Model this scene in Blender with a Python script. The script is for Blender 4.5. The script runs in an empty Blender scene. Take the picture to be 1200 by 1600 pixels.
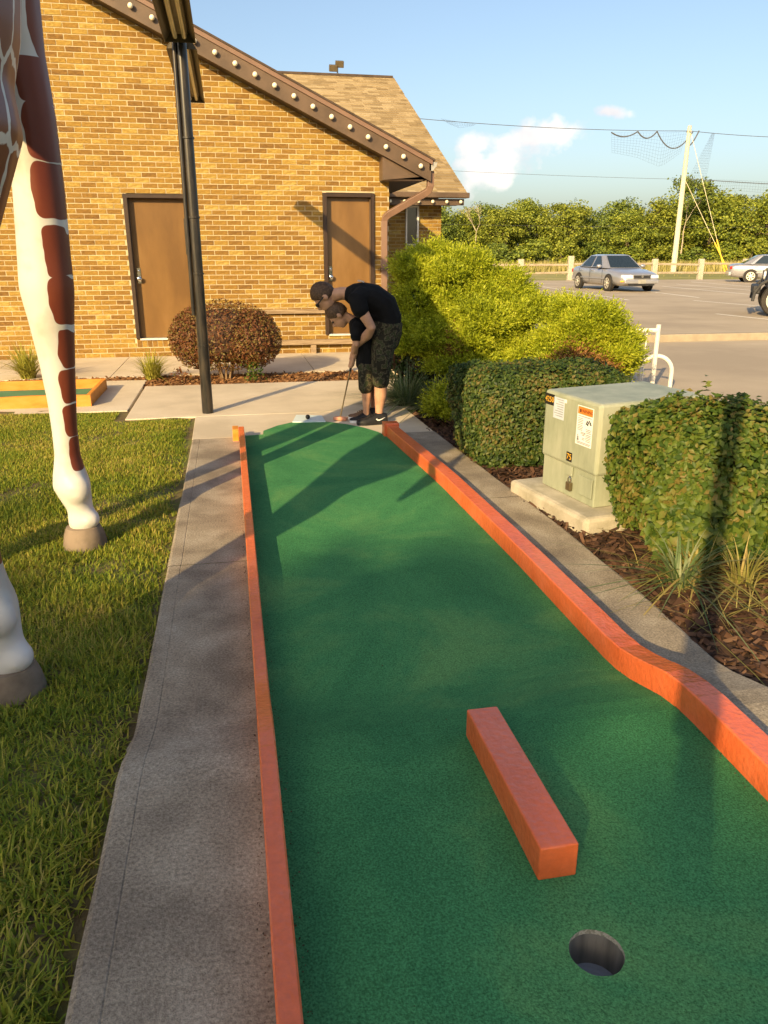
import bpy, bmesh, math, random
import numpy as np
from mathutils import Vector, Matrix
from mathutils.geometry import tessellate_polygon

random.seed(7)
RNG = np.random.default_rng(7)
SC = bpy.context.scene
COL = SC.collection
R = math.radians

# ---------------------------------------------------------------- camera
YAW = R(-10.95)          # the lane runs along +Y, the photographer looks a little to its right
cd = bpy.data.cameras.new('camera')
cam = bpy.data.objects.new('camera', cd); COL.objects.link(cam)
cam.location = (0, 0, 1.42)
cam.rotation_euler = (R(90) - math.atan(402 / 1200), 0, YAW)
cd.sensor_fit = 'VERTICAL'; cd.sensor_height = 36.0; cd.lens = 27.0
cd.clip_start = 0.05; cd.clip_end = 3000
SC.camera = cam

# ---------------------------------------------------------------- sky, sun, exposure
SUN_AZ, SUN_EL = 214.5, 22.0            # compass style: from +Y towards +X
world = bpy.data.worlds.new('World'); SC.world = world; world.use_nodes = True
wn = world.node_tree.nodes; wl = world.node_tree.links; wn.clear()
def wnode(t, **k):
    n = wn.new(t)
    for a, b in k.items(): setattr(n, a, b)
    return n
out = wnode('ShaderNodeOutputWorld'); bg = wnode('ShaderNodeBackground')
sky = wnode('ShaderNodeTexSky', sky_type='NISHITA', sun_disc=False)
sky.sun_elevation = R(SUN_EL); sky.sun_rotation = R(SUN_AZ)
sky.altitude = 100; sky.air_density = 1.0; sky.dust_density = 3.2; sky.ozone_density = 1.0
bg.inputs['Strength'].default_value = 0.122
tc = wnode('ShaderNodeTexCoord')
# clouds: soft cumulus patches fixed in the sky, given by direction (tangent plane about the lane's heading)
rot = wnode('ShaderNodeVectorRotate', rotation_type='Z_AXIS'); rot.inputs['Angle'].default_value = -YAW
wl.new(tc.outputs['Generated'], rot.inputs['Vector'])
sep = wnode('ShaderNodeSeparateXYZ'); wl.new(rot.outputs[0], sep.inputs[0])
def wmath(op, a, b=None, c=None, clamp=False):
    n = wnode('ShaderNodeMath', operation=op, use_clamp=clamp)
    for i, v in enumerate((a, b, c)):
        if v is None: continue
        if isinstance(v, (int, float)): n.inputs[i].default_value = v
        else: wl.new(v, n.inputs[i])
    return n.outputs[0]
yy = wmath('MAXIMUM', sep.outputs[1], 0.05)
cu = wmath('DIVIDE', sep.outputs[0], yy); cv = wmath('DIVIDE', sep.outputs[2], yy)
cmb = wnode('ShaderNodeCombineXYZ'); wl.new(cu, cmb.inputs[0]); wl.new(cv, cmb.inputs[1])
nz = wnode('ShaderNodeTexNoise'); nz.inputs['Scale'].default_value = 34; nz.inputs['Detail'].default_value = 7; nz.inputs['Roughness'].default_value = .58
wl.new(cmb.outputs[0], nz.inputs['Vector'])
nlow = wnode('ShaderNodeTexNoise'); nlow.inputs['Scale'].default_value = 16; nlow.inputs['Detail'].default_value = 3
wl.new(cmb.outputs[0], nlow.inputs['Vector'])
def blob(u0, v0, ru, rv, tilt):
    du = wmath('SUBTRACT', cu, u0); dv = wmath('SUBTRACT', cv, v0)
    c, s = math.cos(tilt), math.sin(tilt)
    a = wmath('DIVIDE', wmath('ADD', wmath('MULTIPLY', du, c), wmath('MULTIPLY', dv, s)), ru)
    b = wmath('DIVIDE', wmath('SUBTRACT', wmath('MULTIPLY', dv, c), wmath('MULTIPLY', du, s)), rv)
    r2 = wmath('ADD', wmath('MULTIPLY', a, a), wmath('MULTIPLY', b, b))
    return wmath('SUBTRACT', 1.0, wmath('SQRT', r2))
bl = [blob(.140, .100, .085, .026, R(24)), blob(.178, .132, .078, .020, R(10)), blob(.105, .122, .034, .014, R(22)), blob(.098, .105, .03, .012, R(15)), blob(.262, .158, .026, .008, R(-6))]
m = bl[0]
for b in bl[1:]: m = wmath('MAXIMUM', m, b)
nn = wmath('MULTIPLY', wmath('SUBTRACT', wmath('ADD', wmath('MULTIPLY', nz.outputs['Fac'], .6), wmath('MULTIPLY', nlow.outputs['Fac'], .4)), .5), 3.6)
mask = wmath('MULTIPLY', wmath('ADD', m, nn), 1.5, clamp=True)
mask = wmath('MULTIPLY', mask, wmath('MULTIPLY', wmath('ADD', m, .45), 2.2, clamp=True))
mask = wmath('MULTIPLY', mask, .95)
mask = wmath('MULTIPLY', mask, wmath('GREATER_THAN', sep.outputs[1], .1))
crmp = wnode('ShaderNodeValToRGB')
crmp.color_ramp.elements[0].position = .35; crmp.color_ramp.elements[0].color = (4.4, 4.3, 4.5, 1)
crmp.color_ramp.elements[1].position = .6; crmp.color_ramp.elements[1].color = (6.3, 5.9, 5.4, 1)
wl.new(nlow.outputs['Fac'], crmp.inputs[0])
mix = wnode('ShaderNodeMix', data_type='RGBA'); wl.new(mask, mix.inputs[0]); wl.new(sky.outputs[0], mix.inputs[6]); wl.new(crmp.outputs[0], mix.inputs[7])
wl.new(mix.outputs[2], bg.inputs['Color']); wl.new(bg.outputs[0], out.inputs[0])

sd = bpy.data.lights.new('sun', 'SUN'); sd.energy = 4.8; sd.angle = R(0.5); sd.color = (1.0, .73, .36)
sun = bpy.data.objects.new('sun', sd); COL.objects.link(sun)
az, el = R(SUN_AZ), R(SUN_EL)
SUNV = Vector((math.sin(az) * math.cos(el), math.cos(az) * math.cos(el), math.sin(el)))   # towards the sun
sun.rotation_euler = SUNV.to_track_quat('Z', 'Y').to_euler()
SC.view_settings.view_transform = 'Standard'; SC.view_settings.look = 'None'
SC.view_settings.exposure = 0.72; SC.view_settings.gamma = 1.0; SC.view_settings.use_curve_mapping = False
SC.cycles.use_denoising = True
SC.cycles.max_bounces = 6; SC.cycles.diffuse_bounces = 3; SC.cycles.glossy_bounces = 3; SC.cycles.transmission_bounces = 4
SC.cycles.transparent_max_bounces = 8

# ---------------------------------------------------------------- materials
MATS = {}
def mat(name, cols, rough=.7, scale=4.0, detail=5, bump=0.0, bscale=None, metal=0.0, island=0.0, objrand=0.0, trans=0.0,
        stretch=(1, 1, 1), spec=.4, pos=None, attr=None, fine=0.0, fscale=60, coat=0.0, distortion=0.0, stops=None, const=False, ibright=0.0):
    """procedural material: noise (plus a per-piece random) through a colour ramp, fine speckle, bump"""
    m = bpy.data.materials.new(name); m.use_nodes = True
    n, l = m.node_tree.nodes, m.node_tree.links
    b = n['Principled BSDF']; o = n['Material Output']
    b.inputs['Roughness'].default_value = rough; b.inputs['Metallic'].default_value = metal
    b.inputs['Specular IOR Level'].default_value = spec
    if coat: b.inputs['Coat Weight'].default_value = coat; b.inputs['Coat Roughness'].default_value = .08
    t = n.new('ShaderNodeTexCoord'); mp = n.new('ShaderNodeMapping'); mp.inputs['Scale'].default_value = stretch
    l.new(t.outputs['Object'], mp.inputs[0])
    def mth(op, a, c):
        q = n.new('ShaderNodeMath'); q.operation = op
        for i, v in enumerate((a, c)):
            if isinstance(v, (int, float)): q.inputs[i].default_value = v
            else: l.new(v, q.inputs[i])
        return q.outputs[0]
    nz = n.new('ShaderNodeTexNoise'); nz.inputs['Scale'].default_value = scale; nz.inputs['Detail'].default_value = detail
    nz.inputs['Roughness'].default_value = .62; nz.inputs['Distortion'].default_value = distortion
    l.new(mp.outputs[0], nz.inputs['Vector'])
    fac = mth('ADD', mth('MULTIPLY', mth('SUBTRACT', nz.outputs['Fac'], .5), 1.9), .5)
    rnd = None
    if island: g = n.new('ShaderNodeNewGeometry'); rnd = g.outputs['Random Per Island']; w = island
    if objrand: g = n.new('ShaderNodeObjectInfo'); rnd = g.outputs['Random']; w = objrand
    if attr: g = n.new('ShaderNodeAttribute'); g.attribute_name = attr; rnd = g.outputs['Fac']; w = .8
    if rnd is not None: fac = mth('ADD', mth('MULTIPLY', fac, 1 - w), mth('MULTIPLY', rnd, w))
    rp = n.new('ShaderNodeValToRGB'); e = rp.color_ramp.elements
    if const: rp.color_ramp.interpolation = 'CONSTANT'
    k = len(cols)
    while len(e) < k: e.new(1.0)
    for i, c in enumerate(cols):
        if stops: e[i].position = stops[i]
        elif rnd is not None and w > .6: e[i].position = i / max(1, k - 1)
        elif const: e[i].position = [0, .44, .52, .6, .68][i] if i else 0
        else: e[i].position = .25 + .5 * i / max(1, k - 1)
        e[i].color = (*c, 1)
    l.new(fac, rp.inputs[0]); colr = rp.outputs[0]
    if fine:
        f = n.new('ShaderNodeTexNoise'); f.inputs['Scale'].default_value = fscale; f.inputs['Detail'].default_value = 3; f.inputs['Roughness'].default_value = .7
        l.new(mp.outputs[0], f.inputs['Vector'])
        hs = n.new('ShaderNodeHueSaturation'); l.new(colr, hs.inputs['Color'])
        l.new(mth('ADD', mth('MULTIPLY', mth('SUBTRACT', f.outputs['Fac'], .5), fine * 2.6), 1.0), hs.inputs['Value']); colr = hs.outputs[0]
    l.new(colr, b.inputs['Base Color'])
    if bump:
        bn = n.new('ShaderNodeTexNoise'); bn.inputs['Scale'].default_value = bscale or scale * 8; bn.inputs['Detail'].default_value = 4
        l.new(mp.outputs[0], bn.inputs['Vector'])
        bp = n.new('ShaderNodeBump'); bp.inputs['Strength'].default_value = min(1, bump); bp.inputs['Distance'].default_value = .004 * max(1, bump)
        l.new(bn.outputs['Fac'], bp.inputs['Height']); l.new(bp.outputs[0], b.inputs['Normal'])
    if trans:
        tr = n.new('ShaderNodeBsdfTranslucent'); l.new(colr, tr.inputs[0]); mx = n.new('ShaderNodeMixShader'); mx.inputs[0].default_value = trans
        l.new(b.outputs[0], mx.inputs[1]); l.new(tr.outputs[0], mx.inputs[2]); l.new(mx.outputs[0], o.inputs[0])
    MATS[name] = m
    return m

def glassmat(name, col, rough=.05, spec=.8):
    m = bpy.data.materials.new(name); m.use_nodes = True
    b = m.node_tree.nodes['Principled BSDF']; b.inputs['Base Color'].default_value = (*col, 1)
    b.inputs['Roughness'].default_value = rough; b.inputs['Specular IOR Level'].default_value = spec
    MATS[name] = m; return m

# ---------------------------------------------------------------- mesh helpers
def wloc(o):
    p = Vector((0, 0, 0))
    while o is not None: p += o.location; o = o.parent
    return p

class MB:
    """collects shapes in world coordinates; build() makes ONE mesh object"""
    def __init__(s): s.v = []; s.f = []; s.m = []; s.mi = 0
    def add(s, vs, fs):
        k = len(s.v); s.v += [tuple(p) for p in vs]; s.f += [tuple(i + k for i in q) for q in fs]; s.m += [s.mi] * len(fs); return s
    def box(s, x0, x1, y0, y1, z0, z1):
        v = [(x, y, z) for z in (z0, z1) for y in (y0, y1) for x in (x0, x1)]
        return s.add(v, [(0, 2, 3, 1), (4, 5, 7, 6), (0, 1, 5, 4), (2, 6, 7, 3), (0, 4, 6, 2), (1, 3, 7, 5)])
    def obox(s, c, ax, ay, az):
        c, ax, ay, az = map(Vector, (c, ax, ay, az))
        v = [c + ax * i + ay * j + az * k for k in (-1, 1) for j in (-1, 1) for i in (-1, 1)]
        return s.add(v, [(0, 2, 3, 1), (4, 5, 7, 6), (0, 1, 5, 4), (2, 6, 7, 3), (0, 4, 6, 2), (1, 3, 7, 5)])
    def prism(s, pts, d, cap=True):
        """polygon pts (3D, planar) extruded by vector d"""
        n = len(pts); d = Vector(d); v = [Vector(p) for p in pts] + [Vector(p) + d for p in pts]
        f = [(i, (i + 1) % n, n + (i + 1) % n, n + i) for i in range(n)]
        if cap: f += [tuple(range(n - 1, -1, -1)), tuple(range(n, 2 * n))]
        return s.add(v, f)
    def tube(s, pts, r, n=8, cap=True, squash=None):
        pts = [Vector(p) for p in pts]; k = len(pts)
        rs = r if isinstance(r, (list, tuple)) else [r] * k
        up = None; v = []; f = []
        for i, p in enumerate(pts):
            t = (pts[min(i + 1, k - 1)] - pts[max(i - 1, 0)]).normalized()
            if up is None: up = Vector((0, 0, 1)) if abs(t.z) < .9 else Vector((0, 1, 0))
            a = t.cross(up).normalized(); b2 = a.cross(t).normalized(); up = b2
            for j in range(n):
                q = 2 * math.pi * j / n + (math.pi / n if n == 4 else 0)
                v.append(p + (a * math.cos(q) + b2 * math.sin(q)) * rs[i])
        for i in range(k - 1):
            for j in range(n):
                f.append((i * n + j, i * n + (j + 1) % n, (i + 1) * n + (j + 1) % n, (i + 1) * n + j))
        if cap: f += [tuple(range(n - 1, -1, -1)), tuple(range((k - 1) * n, k * n))]
        return s.add(v, f)
    def lathe(s, c, prof, n=16, axis='z', caps=True):
        """prof = [(radius, height)] about an axis through c"""
        v = []; f = []
        for r, h in prof:
            for j in range(n):
                q = 2 * math.pi * j / n; a, b = r * math.cos(q), r * math.sin(q)
                p = (a, b, h) if axis == 'z' else ((h, a, b) if axis == 'x' else (b, h, a))
                v.append((c[0] + p[0], c[1] + p[1], c[2] + p[2]))
        k = len(prof)
        for i in range(k - 1):
            for j in range(n): f.append((i * n + j, i * n + (j + 1) % n, (i + 1) * n + (j + 1) % n, (i + 1) * n + j))
        if caps: f += [tuple(range(n - 1, -1, -1)), tuple(range((k - 1) * n, k * n))]
        return s.add(v, f)
    def ball(s, c, r, nu=10, nv=7, M=None):
        rx, ry, rz = r if isinstance(r, (list, tuple)) else (r, r, r)
        v = []; f = []
        for i in range(nv + 1):
            ph = math.pi * i / nv
            for j in range(nu):
                q = 2 * math.pi * j / nu
                p = Vector((rx * math.sin(ph) * math.cos(q), ry * math.sin(ph) * math.sin(q), rz * math.cos(ph)))
                if M is not None: p = M @ p
                v.append(Vector(c) + p)
        for i in range(nv):
            for j in range(nu): f.append((i * nu + j, (i + 1) * nu + j, (i + 1) * nu + (j + 1) % nu, i * nu + (j + 1) % nu))
        return s.add(v, f)
    def mesh(s, name, mats, off=(0, 0, 0), smooth=False):
        me = bpy.data.meshes.new(name); o = Vector(off)
        me.from_pydata([(p[0] - o.x, p[1] - o.y, p[2] - o.z) for p in s.v], [], s.f)
        for m in (mats if isinstance(mats, (list, tuple)) else [mats]): me.materials.append(MATS[m] if isinstance(m, str) else m)
        if max(s.m, default=0): me.polygons.foreach_set('material_index', s.m)
        bm = bmesh.new(); bm.from_mesh(me); bmesh.ops.remove_doubles(bm, verts=bm.verts, dist=1e-6); bmesh.ops.recalc_face_normals(bm, faces=bm.faces); bm.to_mesh(me); bm.free()
        if smooth: me.polygons.foreach_set('use_smooth', [True] * len(me.polygons))
        return me
    def build(s, name, mats, parent=None, smooth=False, bevel=0, local=False, at=None):
        off = Vector((0, 0, 0)) if local else (wloc(parent) if parent is not None else Vector(at or (0, 0, 0)))
        me = s.mesh(name, mats, off, smooth)
        o = bpy.data.objects.new(name, me); COL.objects.link(o)
        if at is not None and parent is None: o.location = at
        if parent is not None: o.parent = parent
        if bevel:
            b = o.modifiers.new('bevel', 'BEVEL'); b.width = bevel; b.segments = 2; b.limit_method = 'ANGLE'; b.angle_limit = R(40)
        if smooth and bevel == 0:
            w = o.modifiers.new('split', 'EDGE_SPLIT'); w.split_angle = R(42)
        return o

def fast(name, V, F, mats, parent=None, at=None, smooth=False, local=False):
    """numpy mesh; F is an (n,3) or (n,4) index array"""
    V = np.asarray(V, dtype=np.float32); F = np.asarray(F, dtype=np.int32); k = F.shape[1]
    off = (0, 0, 0) if local else (tuple(wloc(parent)) if parent is not None else (at or (0, 0, 0)))
    me = bpy.data.meshes.new(name or 'crown'); me.vertices.add(len(V)); me.loops.add(F.size); me.polygons.add(len(F))
    me.vertices.foreach_set('co', (V - np.array(off, dtype=np.float32)).ravel())
    me.polygons.foreach_set('loop_start', np.arange(0, F.size, k, dtype=np.int32)); me.polygons.foreach_set('loop_total', np.full(len(F), k, dtype=np.int32))
    me.loops.foreach_set('vertex_index', F.ravel()); me.update(calc_edges=True)
    me.materials.append(MATS[mats] if isinstance(mats, str) else mats)
    if smooth: me.polygons.foreach_set('use_smooth', np.ones(len(F), dtype=bool))
    if name is None: return me
    o = bpy.data.objects.new(name, me); COL.objects.link(o)
    if parent is not None: o.parent = parent
    elif at is not None: o.location = at
    return o

def tag(o, label=None, cat=None, group=None, kind=None):
    if label: o['label'] = label
    if cat: o['category'] = cat
    if group: o['group'] = group
    if kind: o['kind'] = kind
    return o
def thing(name, loc, label, cat, group=None, rz=0):
    e = bpy.data.objects.new(name, None); COL.objects.link(e); e.location = loc; e.rotation_euler = (0, 0, rz); e.empty_display_size = .2
    return tag(e, label, cat, group)
def copy_tree(o, parent=None):
    c = o.copy(); COL.objects.link(c); c.parent = parent
    for ch in list(o.children): copy_tree(ch, c)
    return c

def unit(a): return a / np.maximum(1e-9, np.linalg.norm(a, axis=1, keepdims=True))
def leaf_arrays(P, N, L, W, rng, spread=.7, fold=.25):
    """kite shaped folded leaves at P, lying roughly across N"""
    n = len(P); D = unit(rng.normal(size=(n, 3))); N = unit(N + rng.normal(size=(n, 3)) * spread)
    D = unit(D - (D * N).sum(1, keepdims=True) * N); S = np.cross(D, N)
    L = np.broadcast_to(np.asarray(L), (n,))[:, None]; W = np.broadcast_to(np.asarray(W), (n,))[:, None]
    A = P - D * L * .5; B = P + S * W * .5 + N * W * fold; C = P + D * L * .5; E = P - S * W * .5 + N * W * fold
    V = np.stack([A, B, C, E], 1).reshape(-1, 3); i = np.arange(n)[:, None] * 4
    F = np.concatenate([i + np.array([[0, 1, 2]]), i + np.array([[0, 2, 3]])], 1).reshape(-1, 3)
    return V, F
def blade_arrays(P, H, W, rng, lean=.5, seg=3, curl=1.6, az=None):
    """tapered arching ribbons rooted at P"""
    n = len(P); a = rng.uniform(0, 2 * np.pi, n) if az is None else az
    d = np.stack([np.cos(a), np.sin(a), np.zeros(n)], 1); s = np.stack([-np.sin(a), np.cos(a), np.zeros(n)], 1)
    ln = np.abs(rng.normal(size=n)) * lean + .1 * lean
    H = np.broadcast_to(np.asarray(H), (n,)); W = np.broadcast_to(np.asarray(W), (n,))
    rows = []
    for k in range(seg + 1):
        t = k / seg; h = (H * (t - .32 * ln * t ** 2 * (curl - .6)))[:, None]; out = (H * ln * t ** curl)[:, None]
        c = P + d * out + np.array([[0, 0, 1]]) * np.maximum(h, -.02)
        w = (W * (1 - t ** 2) * .5 + .0004)[:, None]; rows += [c - s * w, c + s * w]
    V = np.stack(rows, 1).reshape(-1, 3); m = 2 * (seg + 1); i = np.arange(n)[:, None] * m
    q = np.concatenate([i + np.array([[2 * k, 2 * k + 1, 2 * k + 3, 2 * k + 2]]) for k in range(seg)], 1).reshape(-1, 4)
    return V, q

def organic(name, chains, voxel, m, parent, balls=(), smooth=6, local=True):
    """one continuous skin: elliptical tubes and balls fused by a voxel remesh.
    chain = (points, radii_in_plane, radii_lateral, lateral axis)"""
    mb = MB()
    for pts, r1, r2, lat in chains:
        pts = [Vector(p) for p in pts]; k = len(pts); n = 14; v = []; f = []; lat = Vector(lat)
        P2 = []; 
        for i, p in enumerate(pts):
            t = (pts[min(i + 1, k - 1)] - pts[max(i - 1, 0)]).normalized(); P2.append((p, t, r1[i], r2[i]))
        t0, t1 = P2[0][1], P2[-1][1]
        P2 = [(pts[0] - t0 * r1[0] * .6, t0, r1[0] * .6, r2[0] * .6)] + P2 + [(pts[-1] + t1 * r1[-1] * .6, t1, r1[-1] * .6, r2[-1] * .6)]
        for p, t, a, b in P2:
            l2 = (lat - t * lat.dot(t)).normalized(); u = t.cross(l2).normalized()
            for j in range(n):
                q = 2 * math.pi * j / n; v.append(p + u * a * math.cos(q) + l2 * b * math.sin(q))
        kk = len(P2)
        for i in range(kk - 1):
            for j in range(n): f.append((i * n + j, i * n + (j + 1) % n, (i + 1) * n + (j + 1) % n, (i + 1) * n + j))
        f += [tuple(range(n - 1, -1, -1)), tuple(range((kk - 1) * n, kk * n))]
        mb.add(v, f)
    for c, r, M in balls: mb.ball(c, r, 14, 10, M)
    me = mb.mesh(name, m, (0, 0, 0) if local else wloc(parent))
    o = bpy.data.objects.new(name, me); COL.objects.link(o)
    rm = o.modifiers.new('r', 'REMESH'); rm.mode = 'VOXEL'; rm.voxel_size = voxel
    sm = o.modifiers.new('s', 'SMOOTH'); sm.factor = .5; sm.iterations = smooth
    dg = bpy.context.evaluated_depsgraph_get(); ev = o.evaluated_get(dg)
    new = bpy.data.meshes.new_from_object(ev); new.polygons.foreach_set('use_smooth', [True] * len(new.polygons))
    o.modifiers.clear(); old = o.data; o.data = new; new.name = name
    if not new.materials: new.materials.append(MATS[m])
    bpy.data.meshes.remove(old)
    if parent is not None: o.parent = parent
    return o

def text_part(name, body, m, parent, origin, ex, ey, size, depth=.0008, local=False):
    """flat lettering as mesh: ex, ey = reading and up directions (world)"""
    cu_ = bpy.data.curves.new(name, 'FONT'); cu_.body = body; cu_.size = size; cu_.extrude = depth; cu_.align_x = 'CENTER'; cu_.align_y = 'CENTER'; cu_.resolution_u = 3
    t = bpy.data.objects.new(name, cu_); COL.objects.link(t)
    dg = bpy.context.evaluated_depsgraph_get(); me = bpy.data.meshes.new_from_object(t.evaluated_get(dg))
    bpy.data.objects.remove(t)
    ex = Vector(ex).normalized(); ey = Vector(ey).normalized(); ez = ex.cross(ey)
    Mx = Matrix((ex, ey, ez)).transposed().to_4x4(); Mx.translation = Vector(origin) - (Vector((0, 0, 0)) if local else wloc(parent))
    me.transform(Mx); me.materials.clear(); me.materials.append(MATS[m]); me.name = name
    o = bpy.data.objects.new(name, me); COL.objects.link(o); o.parent = parent
    return o
# ---------------------------------------------------------------- the palette
mat('concrete_old', [(.235, .195, .145), (.32, .27, .20), (.40, .345, .262)], .92, 3.4, 10, bump=.6, bscale=260, fine=.85, fscale=120, spec=.15, distortion=.3)
mat('concrete_walk', [(.52, .44, .32), (.60, .51, .375), (.66, .57, .43)], .85, 1.3, 6, bump=.35, bscale=90, fine=.16, fscale=120, spec=.3)
mat('concrete_pad', [(.36, .33, .25), (.46, .42, .33), (.55, .50, .40)], .9, 5, 6, bump=.5, bscale=80, fine=.15, fscale=140)
mat('asphalt', [(.36, .295, .215), (.42, .345, .25), (.47, .39, .285)], .85, .35, 6, bump=.3, bscale=60, fine=.12, fscale=70, spec=.3)
mat('joint', [(.03, .026, .02), (.05, .04, .03)], .95, 20)
mat('line_paint', [(.72, .68, .58), (.85, .82, .74)], .7, 9, 5)
mat('kerb_yellow', [(.30, .25, .18), (.37, .31, .22)], .8, 6, 5, bump=.3)
mat('field', [(.20, .19, .045), (.26, .25, .06), (.36, .30, .11)], .95, .12, 8, fine=.3, fscale=6)
mat('soil', [(.10, .07, .035), (.15, .125, .045), (.13, .15, .035)], .95, 3.2, 7, bump=.9, bscale=60, fine=.4, fscale=60)
mat('grass_blade', [(.13, .20, .02), (.235, .295, .028), (.38, .38, .042), (.50, .39, .11)], .6, .9, 5, island=.45, trans=.35, spec=.25)
mat('field_blade', [(.24, .21, .06), (.33, .29, .09), (.42, .36, .14)], .8, .3, 4, island=.6, trans=.2)
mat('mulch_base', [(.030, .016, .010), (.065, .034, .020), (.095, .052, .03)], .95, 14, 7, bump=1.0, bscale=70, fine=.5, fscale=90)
mat('mulch_chip', [(.020, .012, .009), (.055, .028, .017), (.11, .055, .030), (.17, .10, .06)], .85, 3, 4, island=.85, spec=.25)
mat('mulch_red', [(.10, .045, .02), (.20, .09, .035), (.30, .15, .06), (.38, .22, .10)], .85, 3, 4, island=.85, spec=.2)
mat('carpet', [(.052, .205, .080), (.070, .25, .094), (.125, .305, .105)], .97, 1.3, 8, bump=1.0, bscale=300, fine=.95, fscale=190, spec=.06, distortion=.6)
mat('carpet_old', [(.07, .19, .08), (.10, .23, .11)], .95, 2, 5, fine=.2, fscale=200)
mat('rail_orange', [(.64, .11, .030), (.74, .140, .038), (.77, .155, .048), (.80, .18, .07)], .26, 5, 9, bump=.9, bscale=55, spec=.9, fine=.13, fscale=45, stops=[.12, .3, .55, .8])
mat('rail_yellow', [(.58, .20, .02), (.66, .25, .03), (.70, .28, .05)], .55, 4, 5, bump=.2, bscale=30, stretch=(1, 3, 3))
mat('tee_mat', [(.55, .66, .66), (.66, .76, .76)], .6, 7, 4)
mat('rubber_black', [(.012, .012, .012), (.025, .024, .022)], .45, 6, 3)
mat('mortar', [(.46, .38, .235), (.55, .46, .30)], .95, 9, 6, bump=.6, bscale=160)
BR = [(0.124, 0.067, 0.027), (0.154, 0.083, 0.026), (0.213, 0.117, 0.029), (0.248, 0.142, 0.033), (0.277, 0.165, 0.036), (0.317, 0.202, 0.047), (0.386, 0.293, 0.089), (0.475, 0.405, 0.16)]
BS = [0, .14, .3, .45, .6, .76, .88, 1.0]
mat('brick_one', BR, .9, 26, 6, objrand=.62, bump=.9, bscale=110, fine=.42, fscale=45, stops=BS, spec=.2, stretch=(.5, 1, 1.2))
mat('brick_many', BR, .9, 26, 6, island=.62, bump=.9, bscale=110, fine=.42, fscale=45, stops=BS, spec=.2, stretch=(.5, 1, 1.2))
mat('brown_door', [(.135, .068, .018), (.175, .09, .024), (.22, .12, .038)], .36, .9, 5, stretch=(1.6, 1, .5), spec=.5, fine=.06, fscale=5)
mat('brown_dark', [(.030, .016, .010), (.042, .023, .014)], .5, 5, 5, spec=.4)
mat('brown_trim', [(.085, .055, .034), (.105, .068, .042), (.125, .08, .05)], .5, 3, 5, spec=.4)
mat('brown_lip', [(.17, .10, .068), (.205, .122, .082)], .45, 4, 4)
mat('bulb', [(.72, .66, .45), (.80, .75, .58)], .18, 3, 2, spec=.6)
mat('shingle', [(.20, .145, .075), (.29, .215, .115), (.36, .275, .155), (.43, .34, .20)], .95, 14, 5, island=.8, fine=.35, fscale=90, spec=.15)
mat('roof_dark', [(.05, .035, .025), (.08, .055, .04)], .9, 6)
mat('galv', [(.42, .40, .34), (.55, .52, .45)], .4, 6, 4, metal=.5)
mat('white_metal', [(.62, .60, .54), (.74, .72, .66)], .42, 9, 5, spec=.5)
mat('chrome', [(.68, .66, .62), (.8, .78, .74)], .18, 9, 3, metal=1.0)
mat('pole_black', [(.012, .011, .010), (.022, .019, .016), (.045, .035, .025)], .32, 9, 6, spec=.55, stretch=(3, 3, .5))
mat('lamp_hood', [(.085, .065, .035), (.11, .085, .05)], .5, 6, 4)
mat('lamp_inner', [(.26, .20, .10), (.33, .26, .14)], .5, 6, 4)
mat('lamp_tube', [(.62, .53, .33), (.68, .60, .40)], .25, 6, 2)
mat('wood_grey', [(.20, .135, .075), (.28, .20, .12), (.36, .27, .17)], .85, 5, 7, stretch=(.6, 5, 9), bump=.6, bscale=40)
mat('fence_wood', [(.30, .24, .17), (.42, .35, .26)], .9, 5, 6, stretch=(.6, 3, 3))
mat('fence_post', [(.38, .34, .26), (.48, .43, .34)], .9, 4, 5)
mat('utility_wood', [(.55, .50, .34), (.66, .61, .44)], .85, 2, 6, stretch=(4, 4, .3))
mat('guy_yellow', [(.62, .42, .03), (.68, .47, .05)], .5, 3, 2)
mat('wire', [(.06, .06, .065), (.09, .09, .095)], .7, 4, 2)
mat('cabinet', [(.255, .285, .205), (.315, .345, .25), (.38, .40, .30)], .5, 2.4, 7, fine=.10, fscale=12, spec=.4, stretch=(2.2, 2.2, .7), bump=.15, bscale=30)
mat('decal_white', [(.74, .76, .76), (.80, .81, .80)], .4, 9, 2)
mat('decal_orange', [(.72, .20, .03), (.76, .24, .05)], .4, 9, 2)
mat('decal_black', [(.012, .012, .012), (.02, .02, .02)], .4, 9, 2)
mat('decal_grey', [(.16, .16, .17), (.22, .22, .23)], .5, 9, 2)
mat('decal_blue', [(.50, .56, .66), (.58, .63, .71)], .4, 9, 2)
mat('decal_yellow', [(.75, .40, .04), (.80, .46, .06)], .4, 9, 2)
mat('brass', [(.20, .16, .09), (.28, .22, .12)], .4, 9, 2, metal=.8)
mat('leaf_red', [(.075, .028, .012), (.14, .045, .016), (.19, .075, .024), (.14, .11, .022), (.24, .16, .04)], .55, 5, 3, island=.7, trans=.2)
mat('leaf_privet', [(.022, .045, .009), (.038, .070, .012), (.060, .098, .016), (.095, .13, .022), (.15, .12, .03)], .5, 3.2, 4, island=.45, trans=.22, spec=.3)
mat('leaf_large', [(.035, .070, .010), (.058, .105, .014), (.090, .14, .018), (.135, .18, .026), (.20, .16, .04)], .5, 2.6, 4, island=.45, trans=.3, spec=.28)
mat('leaf_juniper', [(.20, .25, .012), (.33, .39, .018), (.46, .51, .026), (.58, .59, .05)], .6, 3.0, 4, island=.4, trans=.4)
mat('leaf_juniper_dead', [(.17, .07, .02), (.26, .12, .035), (.34, .19, .07)], .8, 3, 4, island=.7, trans=.15)
mat('twig', [(.15, .09, .045), (.27, .18, .10)], .85, 8, 4)
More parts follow.
